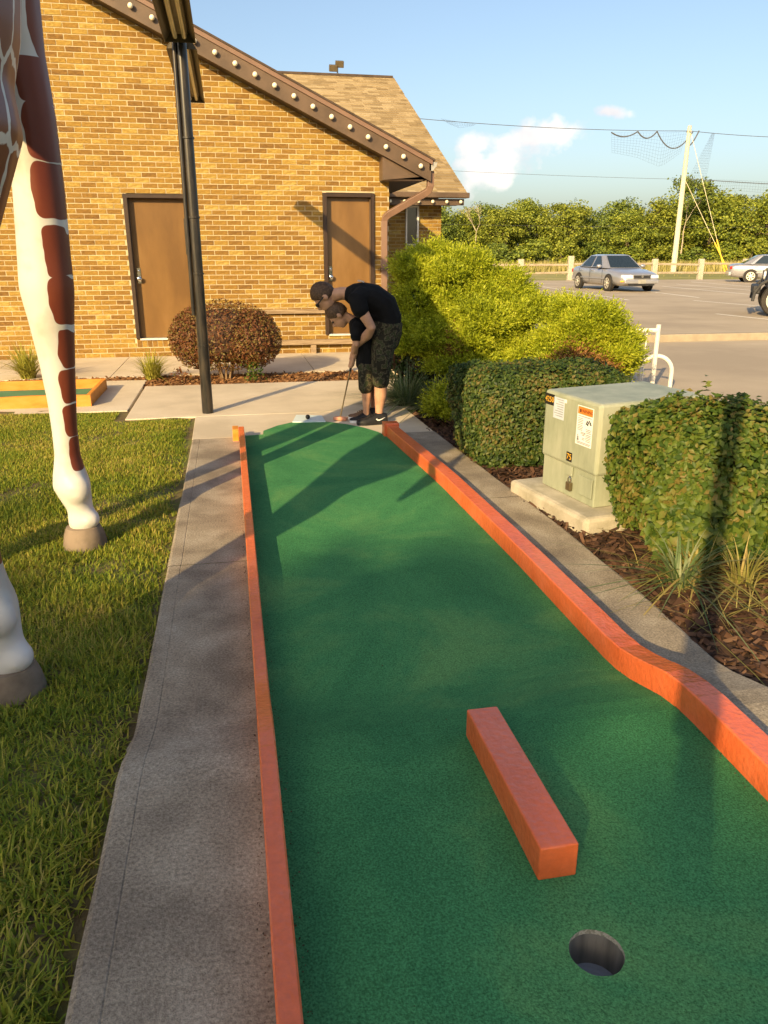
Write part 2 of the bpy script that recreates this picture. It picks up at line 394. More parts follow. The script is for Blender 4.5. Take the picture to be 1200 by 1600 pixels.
mat('leaf_dark', [(.016, .04, .010), (.03, .065, .015), (.05, .09, .022)], .35, 4, 4, island=.7, trans=.15, spec=.6)
mat('liriope', [(.06, .11, .03), (.10, .16, .05), (.20, .24, .11), (.36, .36, .20)], .45, 4, 3, island=.75, trans=.25, spec=.45)
mat('liriope_dry', [(.13, .16, .03), (.26, .24, .06), (.40, .33, .11), (.42, .26, .10)], .55, 4, 3, island=.75, trans=.25)
mat('tuft_yellow', [(.26, .27, .03), (.38, .36, .05), (.48, .44, .10)], .55, 4, 3, island=.75, trans=.3)
for i, (a, b, c) in enumerate([((.10, .14, .018), (.19, .235, .024), (.30, .335, .034)), ((.115, .15, .018), (.21, .245, .025), (.31, .335, .038)), ((.075, .115, .02), (.14, .19, .026), (.22, .27, .036)), ((.125, .125, .018), (.21, .20, .024), (.29, .275, .033))]):
    mat('leaf_tree_%d' % i, [a, b, c], .6, .45, 4, island=.6, trans=.25)
mat('bark', [(.10, .075, .05), (.19, .15, .10)], .9, 6, 6, stretch=(4, 4, .6))
mat('bark_pale', [(.34, .28, .19), (.46, .39, .28)], .9, 3, 5, stretch=(3, 3, .6))
mat('skin', [(.44, .235, .145), (.50, .275, .17), (.54, .30, .19)], .5, 12, 4, spec=.35)
mat('hair', [(.045, .022, .009), (.075, .039, .017), (.115, .064, .030)], .6, 60, 3, stretch=(1, 1, 1), bump=.7, bscale=120)
mat('shirt', [(.004, .004, .0045), (.008, .008, .009)], .9, 9, 4, bump=.6, bscale=18, spec=.2)
mat('camo', [(.022, .020, .014), (.050, .043, .026), (.095, .078, .05), (.035, .042, .02)], .9, 24, 2, const=True, distortion=.25, bump=.5, bscale=25, spec=.15)
mat('shoe', [(.010, .010, .011), (.018, .018, .019)], .6, 30, 3, spec=.35)
mat('shoe_brown', [(.13, .07, .035), (.19, .11, .06)], .6, 20, 3)
mat('white', [(.74, .73, .70), (.80, .79, .77)], .5, 9, 2)
mat('print_grey', [(.30, .30, .31), (.48, .48, .48)], .8, 40, 3)
mat('putter_head', [(.55, .23, .13), (.64, .30, .18)], .35, 9, 3)
mat('hoof', [(.13, .10, .07), (.20, .155, .11), (.26, .20, .15)], .8, 5, 5, bump=.4, bscale=20)
mat('car_silver', [(.40, .40, .42), (.44, .44, .465)], .28, 1.0, 2, metal=.55, coat=.6)
mat('car_blue', [(.022, .030, .055), (.032, .042, .075)], .25, 1.0, 2, metal=.3, coat=.7)
mat('car_plastic', [(.018, .018, .02), (.03, .03, .032)], .6, 8, 3)
mat('rubber', [(.022, .020, .018), (.045, .038, .030)], .85, 6, 4)
mat('alloy', [(.60, .56, .47), (.72, .68, .58)], .35, 4, 3, metal=.5)
mat('lamp_clear', [(.72, .72, .68), (.82, .80, .75)], .1, 5, 2, spec=.8)
mat('lamp_amber', [(.70, .36, .05), (.78, .44, .07)], .2, 5, 2)
mat('lamp_red', [(.40, .02, .015), (.5, .03, .02)], .2, 5, 2)
glassmat('car_glass', (.018, .028, .035), .04)
glassmat('window_glass', (.03, .035, .035), .03)
mat('frosted', [(.30, .28, .22), (.44, .41, .34)], .5, 60, 4)
mat('cup_metal', [(.13, .122, .10), (.19, .175, .145), (.25, .23, .19)], .5, 30, 4, metal=.1, stretch=(1, 1, .12))
mat('cup_floor', [(.30, .31, .34), (.42, .43, .46)], .5, 12, 4)
mat('cut_edge', [(.30, .28, .20), (.55, .50, .40), (.14, .18, .10)], .95, 70, 5, bump=1, bscale=300)
mat('debris', [(.5, .42, .34), (.62, .55, .48)], .8, 9)

# giraffe paint: rust brown patches parted by pale lines, white inside of the legs
gm = bpy.data.materials.new('giraffe_paint'); gm.use_nodes = True; MATS['giraffe_paint'] = gm
n_, l_ = gm.node_tree.nodes, gm.node_tree.links; pb = n_['Principled BSDF']; pb.inputs['Roughness'].default_value = .45; pb.inputs['Specular IOR Level'].default_value = .35
def gmath(op, a, b=None, clamp=False):
    q = n_.new('ShaderNodeMath'); q.operation = op; q.use_clamp = clamp
    for i, v in enumerate((a, b)):
        if v is None: continue
        if isinstance(v, (int, float)): q.inputs[i].default_value = v
        else: l_.new(v, q.inputs[i])
    return q.outputs[0]
gt = n_.new('ShaderNodeTexCoord'); gp = n_.new('ShaderNodeMapping'); gp.inputs['Scale'].default_value = (5.2, 5.2, 3.7); gp.inputs['Location'].default_value = (.3, .2, .35)
l_.new(gt.outputs['Object'], gp.inputs[0])
wz = n_.new('ShaderNodeTexNoise'); wz.inputs['Scale'].default_value = 2.2; l_.new(gp.outputs[0], wz.inputs['Vector'])
wm = n_.new('ShaderNodeMix'); wm.data_type = 'RGBA'; wm.blend_type = 'LINEAR_LIGHT'; wm.inputs[0].default_value = .16; l_.new(gp.outputs[0], wm.inputs[6]); l_.new(wz.outputs['Color'], wm.inputs[7])
vo = n_.new('ShaderNodeTexVoronoi'); vo.feature = 'DISTANCE_TO_EDGE'; vo.inputs['Scale'].default_value = 1.0; vo.inputs['Randomness'].default_value = .5; l_.new(wm.outputs[2], vo.inputs['Vector'])
patch = gmath('MULTIPLY', gmath('SUBTRACT', vo.outputs['Distance'], .036), 90, True)

sx = n_.new('ShaderNodeSeparateXYZ'); l_.new(gt.outputs['Object'], sx.inputs[0])
low = gmath('MULTIPLY', gmath('SUBTRACT', sx.outputs['Z'], .40), 60, True)
patch = gmath('MULTIPLY', patch, low)
wn2 = n_.new('ShaderNodeTexNoise'); wn2.inputs['Scale'].default_value = 9; wn2.inputs['Detail'].default_value = 1; l_.new(gt.outputs['Object'], wn2.inputs['Vector'])
wsc = n_.new('ShaderNodeVectorMath'); wsc.operation = 'SCALE'; wsc.inputs['Scale'].default_value = .035; l_.new(wn2.outputs['Color'], wsc.inputs[0])
wof = n_.new('ShaderNodeVectorMath'); wof.operation = 'SUBTRACT'; l_.new(wsc.outputs[0], wof.inputs[0]); wof.inputs[1].default_value = (.0175, .0175, .0175)
wrp = n_.new('ShaderNodeVectorMath'); wrp.operation = 'ADD'; l_.new(gt.outputs['Object'], wrp.inputs[0]); l_.new(wof.outputs[0], wrp.inputs[1])

GSP = [(-0.684, 3.92, 2.325, 0.07, 0.3, 0.123), (-0.754, 3.92, 2.125, 0.076, 0.3, 0.092), (-0.652, 3.92, 2.118, 0.023, 0.3, 0.101), (-0.754, 3.92, 1.924, 0.073, 0.3, 0.118), (-0.664, 3.92, 1.921, 0.021, 0.3, 0.1), (-0.758, 3.92, 1.686, 0.065, 0.3, 0.118), (-0.762, 3.92, 1.434, 0.049, 0.3, 0.113), (-0.764, 3.92, 1.216, 0.049, 0.3, 0.111), (-0.773, 3.92, 0.994, 0.037, 0.3, 0.09), (-0.787, 3.92, 0.815, 0.039, 0.3, 0.087), (-0.796, 3.92, 0.643, 0.039, 0.3, 0.078), (-0.792, 3.92, 0.482, 0.035, 0.3, 0.083), (-0.794, 2.45, 0.686, 0.071, 0.36, 0.056), (-0.806, 2.45, 0.534, 0.072, 0.36, 0.066), (-0.76, 2.4, 1.14, 0.08, 0.36, 0.133), (-0.782, 2.4, 0.899, 0.076, 0.36, 0.097)]
spot = None
for (sx0, sy0, sz0, rx0, ry0, rz0) in GSP:
    v1 = n_.new('ShaderNodeVectorMath'); v1.operation = 'SUBTRACT'; l_.new(wrp.outputs[0], v1.inputs[0]); v1.inputs[1].default_value = (sx0 + 1.15, sy0 - 3.25, sz0)
    v2 = n_.new('ShaderNodeVectorMath'); v2.operation = 'MULTIPLY'; l_.new(v1.outputs[0], v2.inputs[0]); v2.inputs[1].default_value = (1 / rx0, 1 / ry0, 1 / rz0)
    v3 = n_.new('ShaderNodeVectorMath'); v3.operation = 'MULTIPLY'; l_.new(v2.outputs[0], v3.inputs[0]); l_.new(v2.outputs[0], v3.inputs[1])
    v4 = n_.new('ShaderNodeVectorMath'); v4.operation = 'DOT_PRODUCT'; l_.new(v3.outputs[0], v4.inputs[0]); l_.new(v3.outputs[0], v4.inputs[1])
    spot = v4.outputs['Value'] if spot is None else gmath('MINIMUM', spot, v4.outputs['Value'])
spot = gmath('MULTIPLY', gmath('SUBTRACT', 1.0, spot), 14, True)
elsew = gmath('MAXIMUM', gmath('GREATER_THAN', sx.outputs['Z'], 2.42), gmath('LESS_THAN', sx.outputs['X'], .06))
elsew = gmath('MAXIMUM', elsew, gmath('MULTIPLY', gmath('GREATER_THAN', sx.outputs['Z'], 1.38), gmath('LESS_THAN', sx.outputs['Y'], -.12)))
patch = gmath('MAXIMUM', spot, gmath('MULTIPLY', patch, elsew))
gn = n_.new('ShaderNodeTexNoise'); gn.inputs['Scale'].default_value = 3; gn.inputs['Detail'].default_value = 6; l_.new(gt.outputs['Object'], gn.inputs['Vector'])
gc = n_.new('ShaderNodeValToRGB'); gc.color_ramp.elements[0].position = .3; gc.color_ramp.elements[0].color = (.13, .026, .013, 1); gc.color_ramp.elements[1].position = .75; gc.color_ramp.elements[1].color = (.19, .048, .022, 1); l_.new(gn.outputs['Fac'], gc.inputs[0])
gw = n_.new('ShaderNodeValToRGB'); gw.color_ramp.elements[0].position = .36; gw.color_ramp.elements[0].color = (.46, .44, .38, 1); gw.color_ramp.elements[1].position = .52; gw.color_ramp.elements[1].color = (.64, .63, .60, 1); l_.new(gn.outputs['Fac'], gw.inputs[0])
gx = n_.new('ShaderNodeMix'); gx.data_type = 'RGBA'; l_.new(patch, gx.inputs[0]); l_.new(gw.outputs[0], gx.inputs[6]); l_.new(gc.outputs[0], gx.inputs[7]); l_.new(gx.outputs[2], pb.inputs['Base Color'])

# ---------------------------------------------------------------- the setting
def sheet(name, pts, z, m, thick=0.0, kind='structure'):
    mb = MB()
    if thick: mb.prism([(x, y, z - thick) for x, y in pts], (0, 0, thick))
    else: mb.add([(x, y, z) for x, y in pts], [tuple(range(len(pts)))])
    return tag(mb.build(name, m), kind=kind)

sheet('ground', [(-900, -900), (900, -900), (900, 900), (-900, 900)], -.12, 'field')
sheet('parking_lot', [(2.9, 12.42), (70, 12.42), (70, 44.4), (5.2, 44.4)], -.012, 'asphalt', .08)
sheet('plaza', [(4.2, -6), (60, -6), (60, 12.40), (4.2, 12.40)], -.016, 'asphalt', .08)
k = MB(); k.box(4.3, 40, 12.405, 12.56, -.09, .11); tag(k.build('kerb', 'kerb_yellow', bevel=.02), kind='structure')
for p, q, w in [((14.5, 35.6), (13.0, 24.4), .11), ((20.3, 35.0), (19.3, 25.9), .11), ((25.3, 40.6), (24.1, 33.4), .11), ((12.15, 18.2), (12.5, 13.4), .11), ((11.75, 27.6), (11.5, 22.6), .11), ((22.6, 37.6), (21.6, 29.2), .11), ((17.4, 33.6), (16.2, 25.4), .11), ((15.0, 23.8), (15.5, 18.0), .11)]:
    a = Vector((*p, 0)); b = Vector((*q, 0)); s = (b - a).normalized().cross(Vector((0, 0, 1))) * w / 2
    mk = MB(); mk.add([(a - s) + Vector((0, 0, -.008)), (b - s) + Vector((0, 0, -.008)), (b + s) + Vector((0, 0, -.008)), (a + s) + Vector((0, 0, -.008))], [(0, 1, 2, 3)])
    tag(mk.build('parking_line', 'line_paint'), kind='structure')

# concrete walk slabs, the path along the building, the hall's forecourt
slabs = [((-1.005, 7.225), (1.93, 7.225), (1.93, 9.10), (-1.005, 9.10)), ((-6.2, 7.80), (-1.035, 7.66), (-1.035, 9.60), (-6.2, 9.9))]
walk = None
for i, s in enumerate(slabs):
    mb = MB(); mb.prism([(x, y, -.12) for x, y in s], (0, 0, .12 if i == 0 else .117)); o = tag(mb.build('walk_slab', 'concrete_walk', bevel=.006), kind='structure')
j = MB(); j.box(-1.04, -1.0, 7.5, 9.7, -.1, -.05); tag(j.build('walk_joint', 'joint'), kind='structure')
xs = [-8.0, -4.6, -3.05, -1.5, .05, 1.02, 2.6, 4.19]
for a, b in zip(xs, xs[1:]):
    mb = MB(); mb.box(a + .004, b - .004, 9.925, 11.925, -.1, -.004); tag(mb.build('path_slab', 'concrete_walk', bevel=.004), kind='structure')
mb = MB(); mb.box(2.45, 4.19, 11.93, 16.4, -.1, -.006); tag(mb.build('path_slab', 'concrete_walk'), kind='structure')

# lane concrete: strips either side of the carpet and the tee apron, raised near the cup
ZP = [(-1.6, .10), (1.74, .10), (1.82, .096), (1.92, .080), (2.02, .052), (2.12, .024), (2.22, .006), (2.32, 0.0), (3.0, 0), (4.0, 0), (5.0, 0), (6.0, 0), (6.4, 0), (7.22, 0)]
def zf(y): return float(np.interp(y, [p[0] for p in ZP], [p[1] for p in ZP]))
def rin(y): return float(np.interp(y, [-2, .3, 1.4, 2.1, 3.3, 4.6, 6.1], [1.24, 1.245, 1.255, 1.272, 1.278, 1.258, 1.185]))
def rout(y): return float(np.interp(y, [-2, 1.0, 1.92, 2.35, 2.9, 3.8, 4.9, 6.6, 7.3], [1.61, 1.63, 1.66, 1.69, 1.715, 1.72, 1.68, 1.63, 1.62]))
def strip(name, xl, xr, ys, m, th=.16, wob=.004, notch=False):
    ts = [0, .03, .155, .163, .171, .5, .97, 1] if notch else [0, .03, .5, .97, 1]
    mb = MB(); v = []; f = []; ns = len(ys); nx = len(ts); rr = random.Random(3)
    for y in ys:
        a, b = xl(y), xr(y)
        for q in range(nx):
            e = -.006 if q in (0, nx - 1) else (-.0022 if notch and q == 3 else 0)
            t = ts[q]; v.append((a + (b - a) * t + (rr.uniform(-1, 1) * wob if q in (0, nx - 1) else 0), y, zf(y) + e))
    for i in range(ns - 1):
        for q in range(nx - 1): f.append((i * nx + q, i * nx + q + 1, (i + 1) * nx + q + 1, (i + 1) * nx + q))
    k0 = len(v)
    for i in range(ns): v += [(v[i * nx][0], v[i * nx][1], v[i * nx][2] - th), (v[i * nx + nx - 1][0], v[i * nx + nx - 1][1], v[i * nx + nx - 1][2] - th)]
    for i in range(ns - 1):
        f.append((i * nx, (i + 1) * nx, k0 + 2 * i + 2, k0 + 2 * i)); f.append((i * nx + nx - 1, k0 + 2 * i + 1, k0 + 2 * i + 3, (i + 1) * nx + nx - 1))
    mb.add(v, f); return tag(mb.build(name, m), kind='structure')
yl = [p[0] for p in ZP]
def dense(a, b):
    s = sorted(set([a, b] + [y for y in yl if a < y < b] + list(np.arange(math.ceil(a * 4) / 4, b, .25)))); return [float(q) for q in s]
strip('lane_border', lambda y: -.375, lambda y: .025, dense(-1.6, 3.55), 'concrete_old', notch=True)
strip('lane_border', lambda y: -.372, lambda y: .025, dense(3.556, 6.28), 'concrete_old', notch=True)
strip('lane_border', lambda y: rin(y) + .03, rout, dense(-1.6, 4.3), 'concrete_old')
strip('lane_border', lambda y: rin(y) + .03, rout, dense(4.306, 6.2), 'concrete_old')
ap = MB(); ap.prism([(x, y, -.12) for x, y in [(-.372, 6.286), (.03, 6.286), (.03, 6.05), (1.19, 5.75), (1.21, 6.206), (1.63, 6.206), (1.615, 7.218), (-.38, 7.218)]], (0, 0, .1195)); tag(ap.build('tee_apron', 'concrete_walk', bevel=.004), kind='structure')

# lawn
lw = MB(); v = []; f = []; nx, ny = 40, 46
rg = np.random.default_rng(5)
for iy in range(ny + 1):
    for ix in range(nx + 1):
        x = -.36 - (9 * (ix / nx) ** 1.4); y = -3 + 10.8 * iy / ny
        z = -.024 + .022 * min(1, max(0, (y - 6.2) / .7)) + .012 * math.sin(x * 2.1 + 1) * math.cos(y * 1.7) - .015 * math.exp(-((x + .4) / .1) ** 2) + zf(y) * .55 * math.exp(-((x + .36) / .8) ** 2)
        v.append((x, y, z + rg.uniform(-.004, .004)))
for iy in range(ny):
    for ix in range(nx): a = iy * (nx + 1) + ix; f.append((a, a + 1, a + nx + 2, a + nx + 1))
lw.add(v, f); tag(lw.build('lawn', 'soil', smooth=False), kind='structure')
def lawn_z(x, y):
    return -.024 + .022 * np.clip((y - 6.2) / .7, 0, 1) + .012 * np.sin(x * 2.1 + 1) * np.cos(y * 1.7) - .015 * np.exp(-((x + .4) / .1) ** 2) + np.interp(y, yl, [p[1] for p in ZP]) * .55 * np.exp(-((x + .36) / .8) ** 2)
def vnoise(x, y, s, seed):
    """smooth value noise for densities"""
    r = np.random.default_rng(seed); T = r.random((64, 64)); u = x * s; w = y * s; i = np.floor(u).astype(int); j = np.floor(w).astype(int); a = u - i; b = w - j
    a = a * a * (3 - 2 * a); b = b * b * (3 - 2 * b); g = lambda p, q: T[p % 64, q % 64]
    return g(i, j) * (1 - a) * (1 - b) + g(i + 1, j) * a * (1 - b) + g(i, j + 1) * (1 - a) * b + g(i + 1, j + 1) * a * b
N = 330000
gx_ = -.36 - 3.3 * RNG.random(N) ** .9; gy_ = .35 + 7.35 * RNG.random(N) ** 1.1
dn = .55 * vnoise(gx_, gy_, 2.2, 1) + .45 * vnoise(gx_, gy_, 6, 2)
edge = np.clip((-.372 - gx_ + .16 * np.minimum(0, vnoise(gx_, gy_, 1.7, 9) - .40)) / .05, 0, 1)
keep = (RNG.random(N) < np.clip((dn - .12) * 3.2, .16, 1) * edge) & ((gy_ < 7.15) | (gx_ < -1.1) & (gy_ < 7.6))
for hx, hy in [(-.82, 3.99), (-.82, 2.53), (-1.48, 3.55), (-1.48, 1.65)]: keep &= np.hypot(gx_ - hx, gy_ - hy) > .085
gx_, gy_, dn = gx_[keep], gy_[keep], dn[keep]
hh = (.022 + .05 * np.clip(dn, 0, 1) ** 1.3 + .022 * RNG.random(len(gx_))) * np.clip(1.25 - .11 * gy_, .55, 1.2)
V, F = blade_arrays(np.stack([gx_, gy_, lawn_z(gx_, gy_) - .004], 1), hh * .92, .0042 + .0035 * RNG.random(len(gx_)), RNG, lean=.95, seg=2)
tag(fast('grass', V, F, 'grass_blade'), 'short green grass with worn patches beside the concrete lane', 'grass', kind='stuff')

# field beyond the fence: tall dry grass
N = 30000; fx = RNG.uniform(5, 110, N); fy = 46.5 + 62 * RNG.random(N) ** .8
kp = (fy > 66) | (RNG.random(N) < .12); fx, fy = fx[kp], fy[kp]
V, F = blade_arrays(np.stack([fx, fy, np.full(len(fx), -.12)], 1), np.where(fy > 66, RNG.uniform(.5, 1.15, len(fx)), .12), np.where(fy > 66, .11, .05), RNG, lean=.3, seg=2)
tag(fast('field_grass', V, F, 'field_blade'), 'tall dry yellow grass in the field before the trees', 'grass', kind='stuff')

# mulch beds
def bed(name, pts, z, chips, m, base, seed, size=(.012, .045), label=''):
    sheet(name, pts, z, base)
    r = np.random.default_rng(seed); P = np.array(pts); lo, hi = P.min(0), P.max(0); n = chips
    q = r.uniform(lo, hi, (n, 2)); ins = np.zeros(n, bool); j = len(P) - 1
    for i in range(len(P)):
        xi, yi = P[i]; xj, yj = P[j]; c = ((yi > q[:, 1]) != (yj > q[:, 1])) & (q[:, 0] < (xj - xi) * (q[:, 1] - yi) / (yj - yi + 1e-12) + xi); ins ^= c; j = i
    q = q[ins]; n = len(q); c = np.column_stack([q, z + .004 + .022 * r.random(n)])
    a = r.uniform(0, 2 * np.pi, n); t = r.normal(0, .35, n); L = r.uniform(*size, n); Wd = L * r.uniform(.15, .5, n); Tk = r.uniform(.002, .007, n)
    d = np.stack([np.cos(a) * np.cos(t), np.sin(a) * np.cos(t), np.sin(t)], 1) * L[:, None]; s = np.stack([-np.sin(a), np.cos(a), r.normal(0, .3, n)], 1) * Wd[:, None]; u = np.stack([np.zeros(n), np.zeros(n), Tk], 1)
    V = np.stack([c - d - s * .6, c + d * .9 - s, c + d + s * .7, c - d * .9 + s, c + u + d * .1 * r.normal(size=(n, 1))], 1).reshape(-1, 3)
    i5 = np.arange(n)[:, None] * 5; F = np.concatenate([i5 + np.array([[0, 1, 4]]), i5 + np.array([[1, 2, 4]]), i5 + np.array([[2, 3, 4]]), i5 + np.array([[3, 0, 4]])], 1).reshape(-1, 3)
    tag(fast('mulch', V, F, m), label, 'mulch', kind='stuff')
bed('planting_bed', [(1.60, -2), (4.2, -2), (4.2, 9.3), (1.93, 9.3), (1.93, 7.22), (1.60, 7.22), (1.60, 6.7), (1.66, 4.9), (1.71, 3.8), (1.71, 2.9), (1.67, 2.3), (1.62, 1.9)], -.03, 52000, 'mulch_chip', 'mulch_base', 11, label='dark bark mulch in the bed right of the lane')
bed('wall_bed', [(-3.6, 9.62), (-1.04, 9.62), (-1.04, 9.11), (1.92, 9.11), (1.92, 9.915), (-3.6, 9.915)], -.03, 9000, 'mulch_red', 'mulch_base', 12, label='reddish bark mulch in the strip before the brick wall')
# ---------------------------------------------------------------- brick building
YW = 11.92
D1 = (-1.375, -.425, .25, 2.22); D2 = (1.40, 2.165, .262, 2.268)      # door openings: x0 x1 z0 z1
BX0, BX1 = -8.2, 2.385
def rake_top(x): return 3.02 - .47 * (x - 2.248)
XR = -2.7                                                             # ridge of the front wing
bld = thing('brick_building', (0, YW, 0), 'tan brick building with a sloping bulb-studded brown fascia and shingled roof', 'building')
w = MB(); y0, y1 = YW + .0045, YW + .2
for a, b, z0, z1 in [(BX0, D1[0], -.1, 2.22), (D1[0], D1[1], -.1, D1[2]), (D1[1], D2[0], -.1, 2.22), (D2[0], D2[1], -.1, D2[2]), (D2[1], BX1 - .006, -.1, 2.22)]: w.box(a, b, y0, y1, z0, z1)
def gtop(x): return rake_top(x) - .2 if x > XR else rake_top(2 * XR - x) - .2
for a, b, zl in [(BX0, D2[0], 2.22), (D2[0], D2[1], D2[3]), (D2[1], BX1 - .006, 2.22)]:
    cuts = [a] + ([XR] if a < XR < b else []) + [b]
    pts = [(a, y0, zl)] + [(c, y0, gtop(c)) for c in cuts] + [(b, y0, zl)]
    w.prism(pts, (0, y1 - y0, 0))
w.box(BX1 - .2, BX1 - .006, y1, 16.45, -.1, 2.6)
wall = w.build('wall', 'mortar', bld)
# running bond brickwork
CH, BL, J = .0677, .2032, .0112
spots = []
rb = random.Random(4)
row = 0; z = -.004
while z < 6:
    x = BX0 + (row % 2) * BL / 2 - BL
    while x < BX1:
        a, b = max(x, BX0), min(x + BL - J, BX1); x += BL
        for D in (D1, D2):
            if z + CH > D[2] + .02 - (.12 if D is D1 else 0) and z < D[3]:
                if a < D[0] < b: b = D[0] - .004
                elif a < D[1] < b: a = D[1] + .004
                elif D[0] <= a and b <= D[1]: a = b
        if b - a < .03 or z + .3 > gtop((a + b) / 2) + .25: continue
        spots.append((a, b, z, z + CH - J))
    row += 1; z += CH
for i in range(13):                                                    # soldier course under the left door
    a = D1[0] + i * (D1[1] - D1[0]) / 13; spots.append((a + .005, a + (D1[1] - D1[0]) / 13 - .004, .135, .243))
vis = [s for s in spots if s[1] > -3.2 and s[1] - s[0] > .15 and not (-.75 < s[0] < .4 and s[2] < .9)]
vis.sort(key=lambda s: (s[0] + .1) ** 2 + (s[2] - 1.42) ** 2); near = set(vis[:300])
full = [None] * 3
for q in range(3):
    r2 = random.Random(q); mb = MB(); l = BL - J
    v = [(x + r2.uniform(-.002, .002), y, zz + r2.uniform(-.0015, .0015)) for y in (-.0, .03) for zz in (0, CH - J) for x in (0, l)]
    mb.add(v, [(0, 1, 3, 2), (0, 2, 6, 4), (1, 5, 7, 3), (2, 3, 7, 6), (0, 4, 5, 1)])
    full[q] = mb.mesh('brick', 'brick_one')
many = MB()
for s in spots:
    jut = rb.uniform(-.002, .003)
    if s in near:
        o = bpy.data.objects.new('brick', full[rb.randrange(3)]); COL.objects.link(o); o.parent = wall
        o.location = (s[0], -jut, s[2]); o.scale = ((s[1] - s[0]) / (BL - J), 1, 1)
    else:
        a, b, z0, z1 = s; e = [rb.uniform(-.002, .002) for _ in range(4)]
        many.add([(a + e[0], YW - jut, z0), (b + e[1], YW - jut, z0), (b + e[2], YW - jut, z1), (a + e[3], YW - jut, z1), (a, YW + .03, z0), (b, YW + .03, z0), (b, YW + .03, z1), (a, YW + .03, z1)],
                 [(0, 1, 2, 3), (0, 4, 5, 1), (1, 5, 6, 2), (2, 6, 7, 3), (3, 7, 4, 0)])
me = bpy.data.meshes.new('brickwork'); me.from_pydata([(p[0], p[1] - YW, p[2]) for p in many.v], [], many.f); me.materials.append(MATS['brick_many'])
o = bpy.data.objects.new('brickwork', me); COL.objects.link(o); o.parent = wall; tag(o, kind='stuff')

def door(D, hx, name_label):
    x0, x1, z0, z1 = D; fw = .055
    p = MB().box(x0 + fw, x1 - fw, YW + .085, YW + .125, z0 + .012, z1 - fw).build('door', 'brown_door', bld, bevel=.003)
    f = MB(); 
    f.box(x0 + .004, x0 + fw, YW - .028, YW + .14, z0, z1); f.box(x1 - fw, x1 - .004, YW - .028, YW + .14, z0, z1); f.box(x0 + fw, x1 - fw, YW - .028, YW + .14, z1 - fw, z1)
    f.build('door_frame', 'brown_dark', bld, bevel=.004)
    st = MB()                                                         # inner stop, paler
    st.box(x0 + fw, x0 + fw + .012, YW + .03, YW + .083, z0, z1 - fw); st.box(x1 - fw - .012, x1 - fw, YW + .03, YW + .083, z0, z1 - fw); st.build('door_stop', 'brown_trim', bld)
    MB().box(x0 + fw, x1 - fw, YW - .03, YW + .13, z0 - .015, z0 + .008).build('threshold', 'white_metal', bld, bevel=.003)
    h = MB(); h.box(hx - .022, hx + .022, YW + .072, YW + .085, z0 + .78, z0 + .99); h.lathe((hx, YW + .02, z0 + .84), [(.016, .055), (.016, .03), (.033, .012), (.036, -.004), (.028, -.014), (.008, -.018)], 14, 'y')
    h.lathe((hx, YW + .05, z0 + .95), [(.017, .02), (.017, .012), (.012, .008)], 12, 'y')
    h.build('handle', 'chrome', p, smooth=True)
    return p
door(D1, D1[0] + .115, ''); door(D2, D2[0] + .105, '')
bh = MB(); 
for D in (D1, D2):
    pass

# sloping fascia of the gable, lip, soffit, bulbs
XE = 2.93
def slab_rake(zt, zb, ya, yb, name, m, x_end=XE, plumb=True):
    mb = MB()
    for sgn in (1, -1):
        xa, xb = XR, (x_end if sgn > 0 else 2 * XR - x_end)
        T = rake_top
        f = lambda x: rake_top(x if x > XR - 1e-6 else 2 * XR - x)
        mb.prism([(xa, ya, f(xa) + zt), (xb, ya, f(xb) + zt), (xb, ya, f(xb) + zb), (xa, ya, f(xa) + zb)], (0, yb - ya, 0))
    return mb.build(name, m, bld)
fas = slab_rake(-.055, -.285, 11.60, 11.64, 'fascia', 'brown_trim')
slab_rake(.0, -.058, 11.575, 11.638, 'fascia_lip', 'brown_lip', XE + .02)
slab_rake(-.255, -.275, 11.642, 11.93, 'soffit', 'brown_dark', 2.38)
tr = MB()
roof = MB()
for sgn in (1, -1):
    f = lambda x: rake_top(x if x > XR - 1e-6 else 2 * XR - x)
    xb = XE + .05 if sgn > 0 else 2 * XR - XE - .05
    roof.prism([(XR, 11.56, f(XR) + .003), (xb, 11.56, f(xb) + .003), (xb, 11.56, f(xb) + .03), (XR, 11.56, f(XR) + .03)], (0, 9.5, 0))
roof.build('wing_roof', 'roof_dark', bld)
ang = math.atan(.47); tv = Vector((math.cos(ang), 0, -math.sin(ang)))
bm_ = MB(); bm_.ball((0, -.045, 0), .034, 12, 8); bm_.mi = 1; bm_.lathe((0, 0, 0), [(.02, 0), (.02, -.02), (.016, -.03)], 10, 'y'); bulb_me = bm_.mesh('bulb', ['bulb', 'brown_dark'], smooth=True)
for i in range(19):
    x = 2.768 - i * .2516; zc = rake_top(x) - .165
    o = bpy.data.objects.new('bulb', bulb_me); COL.objects.link(o); o.parent = fas; o.location = (x, 11.598 - YW, zc)
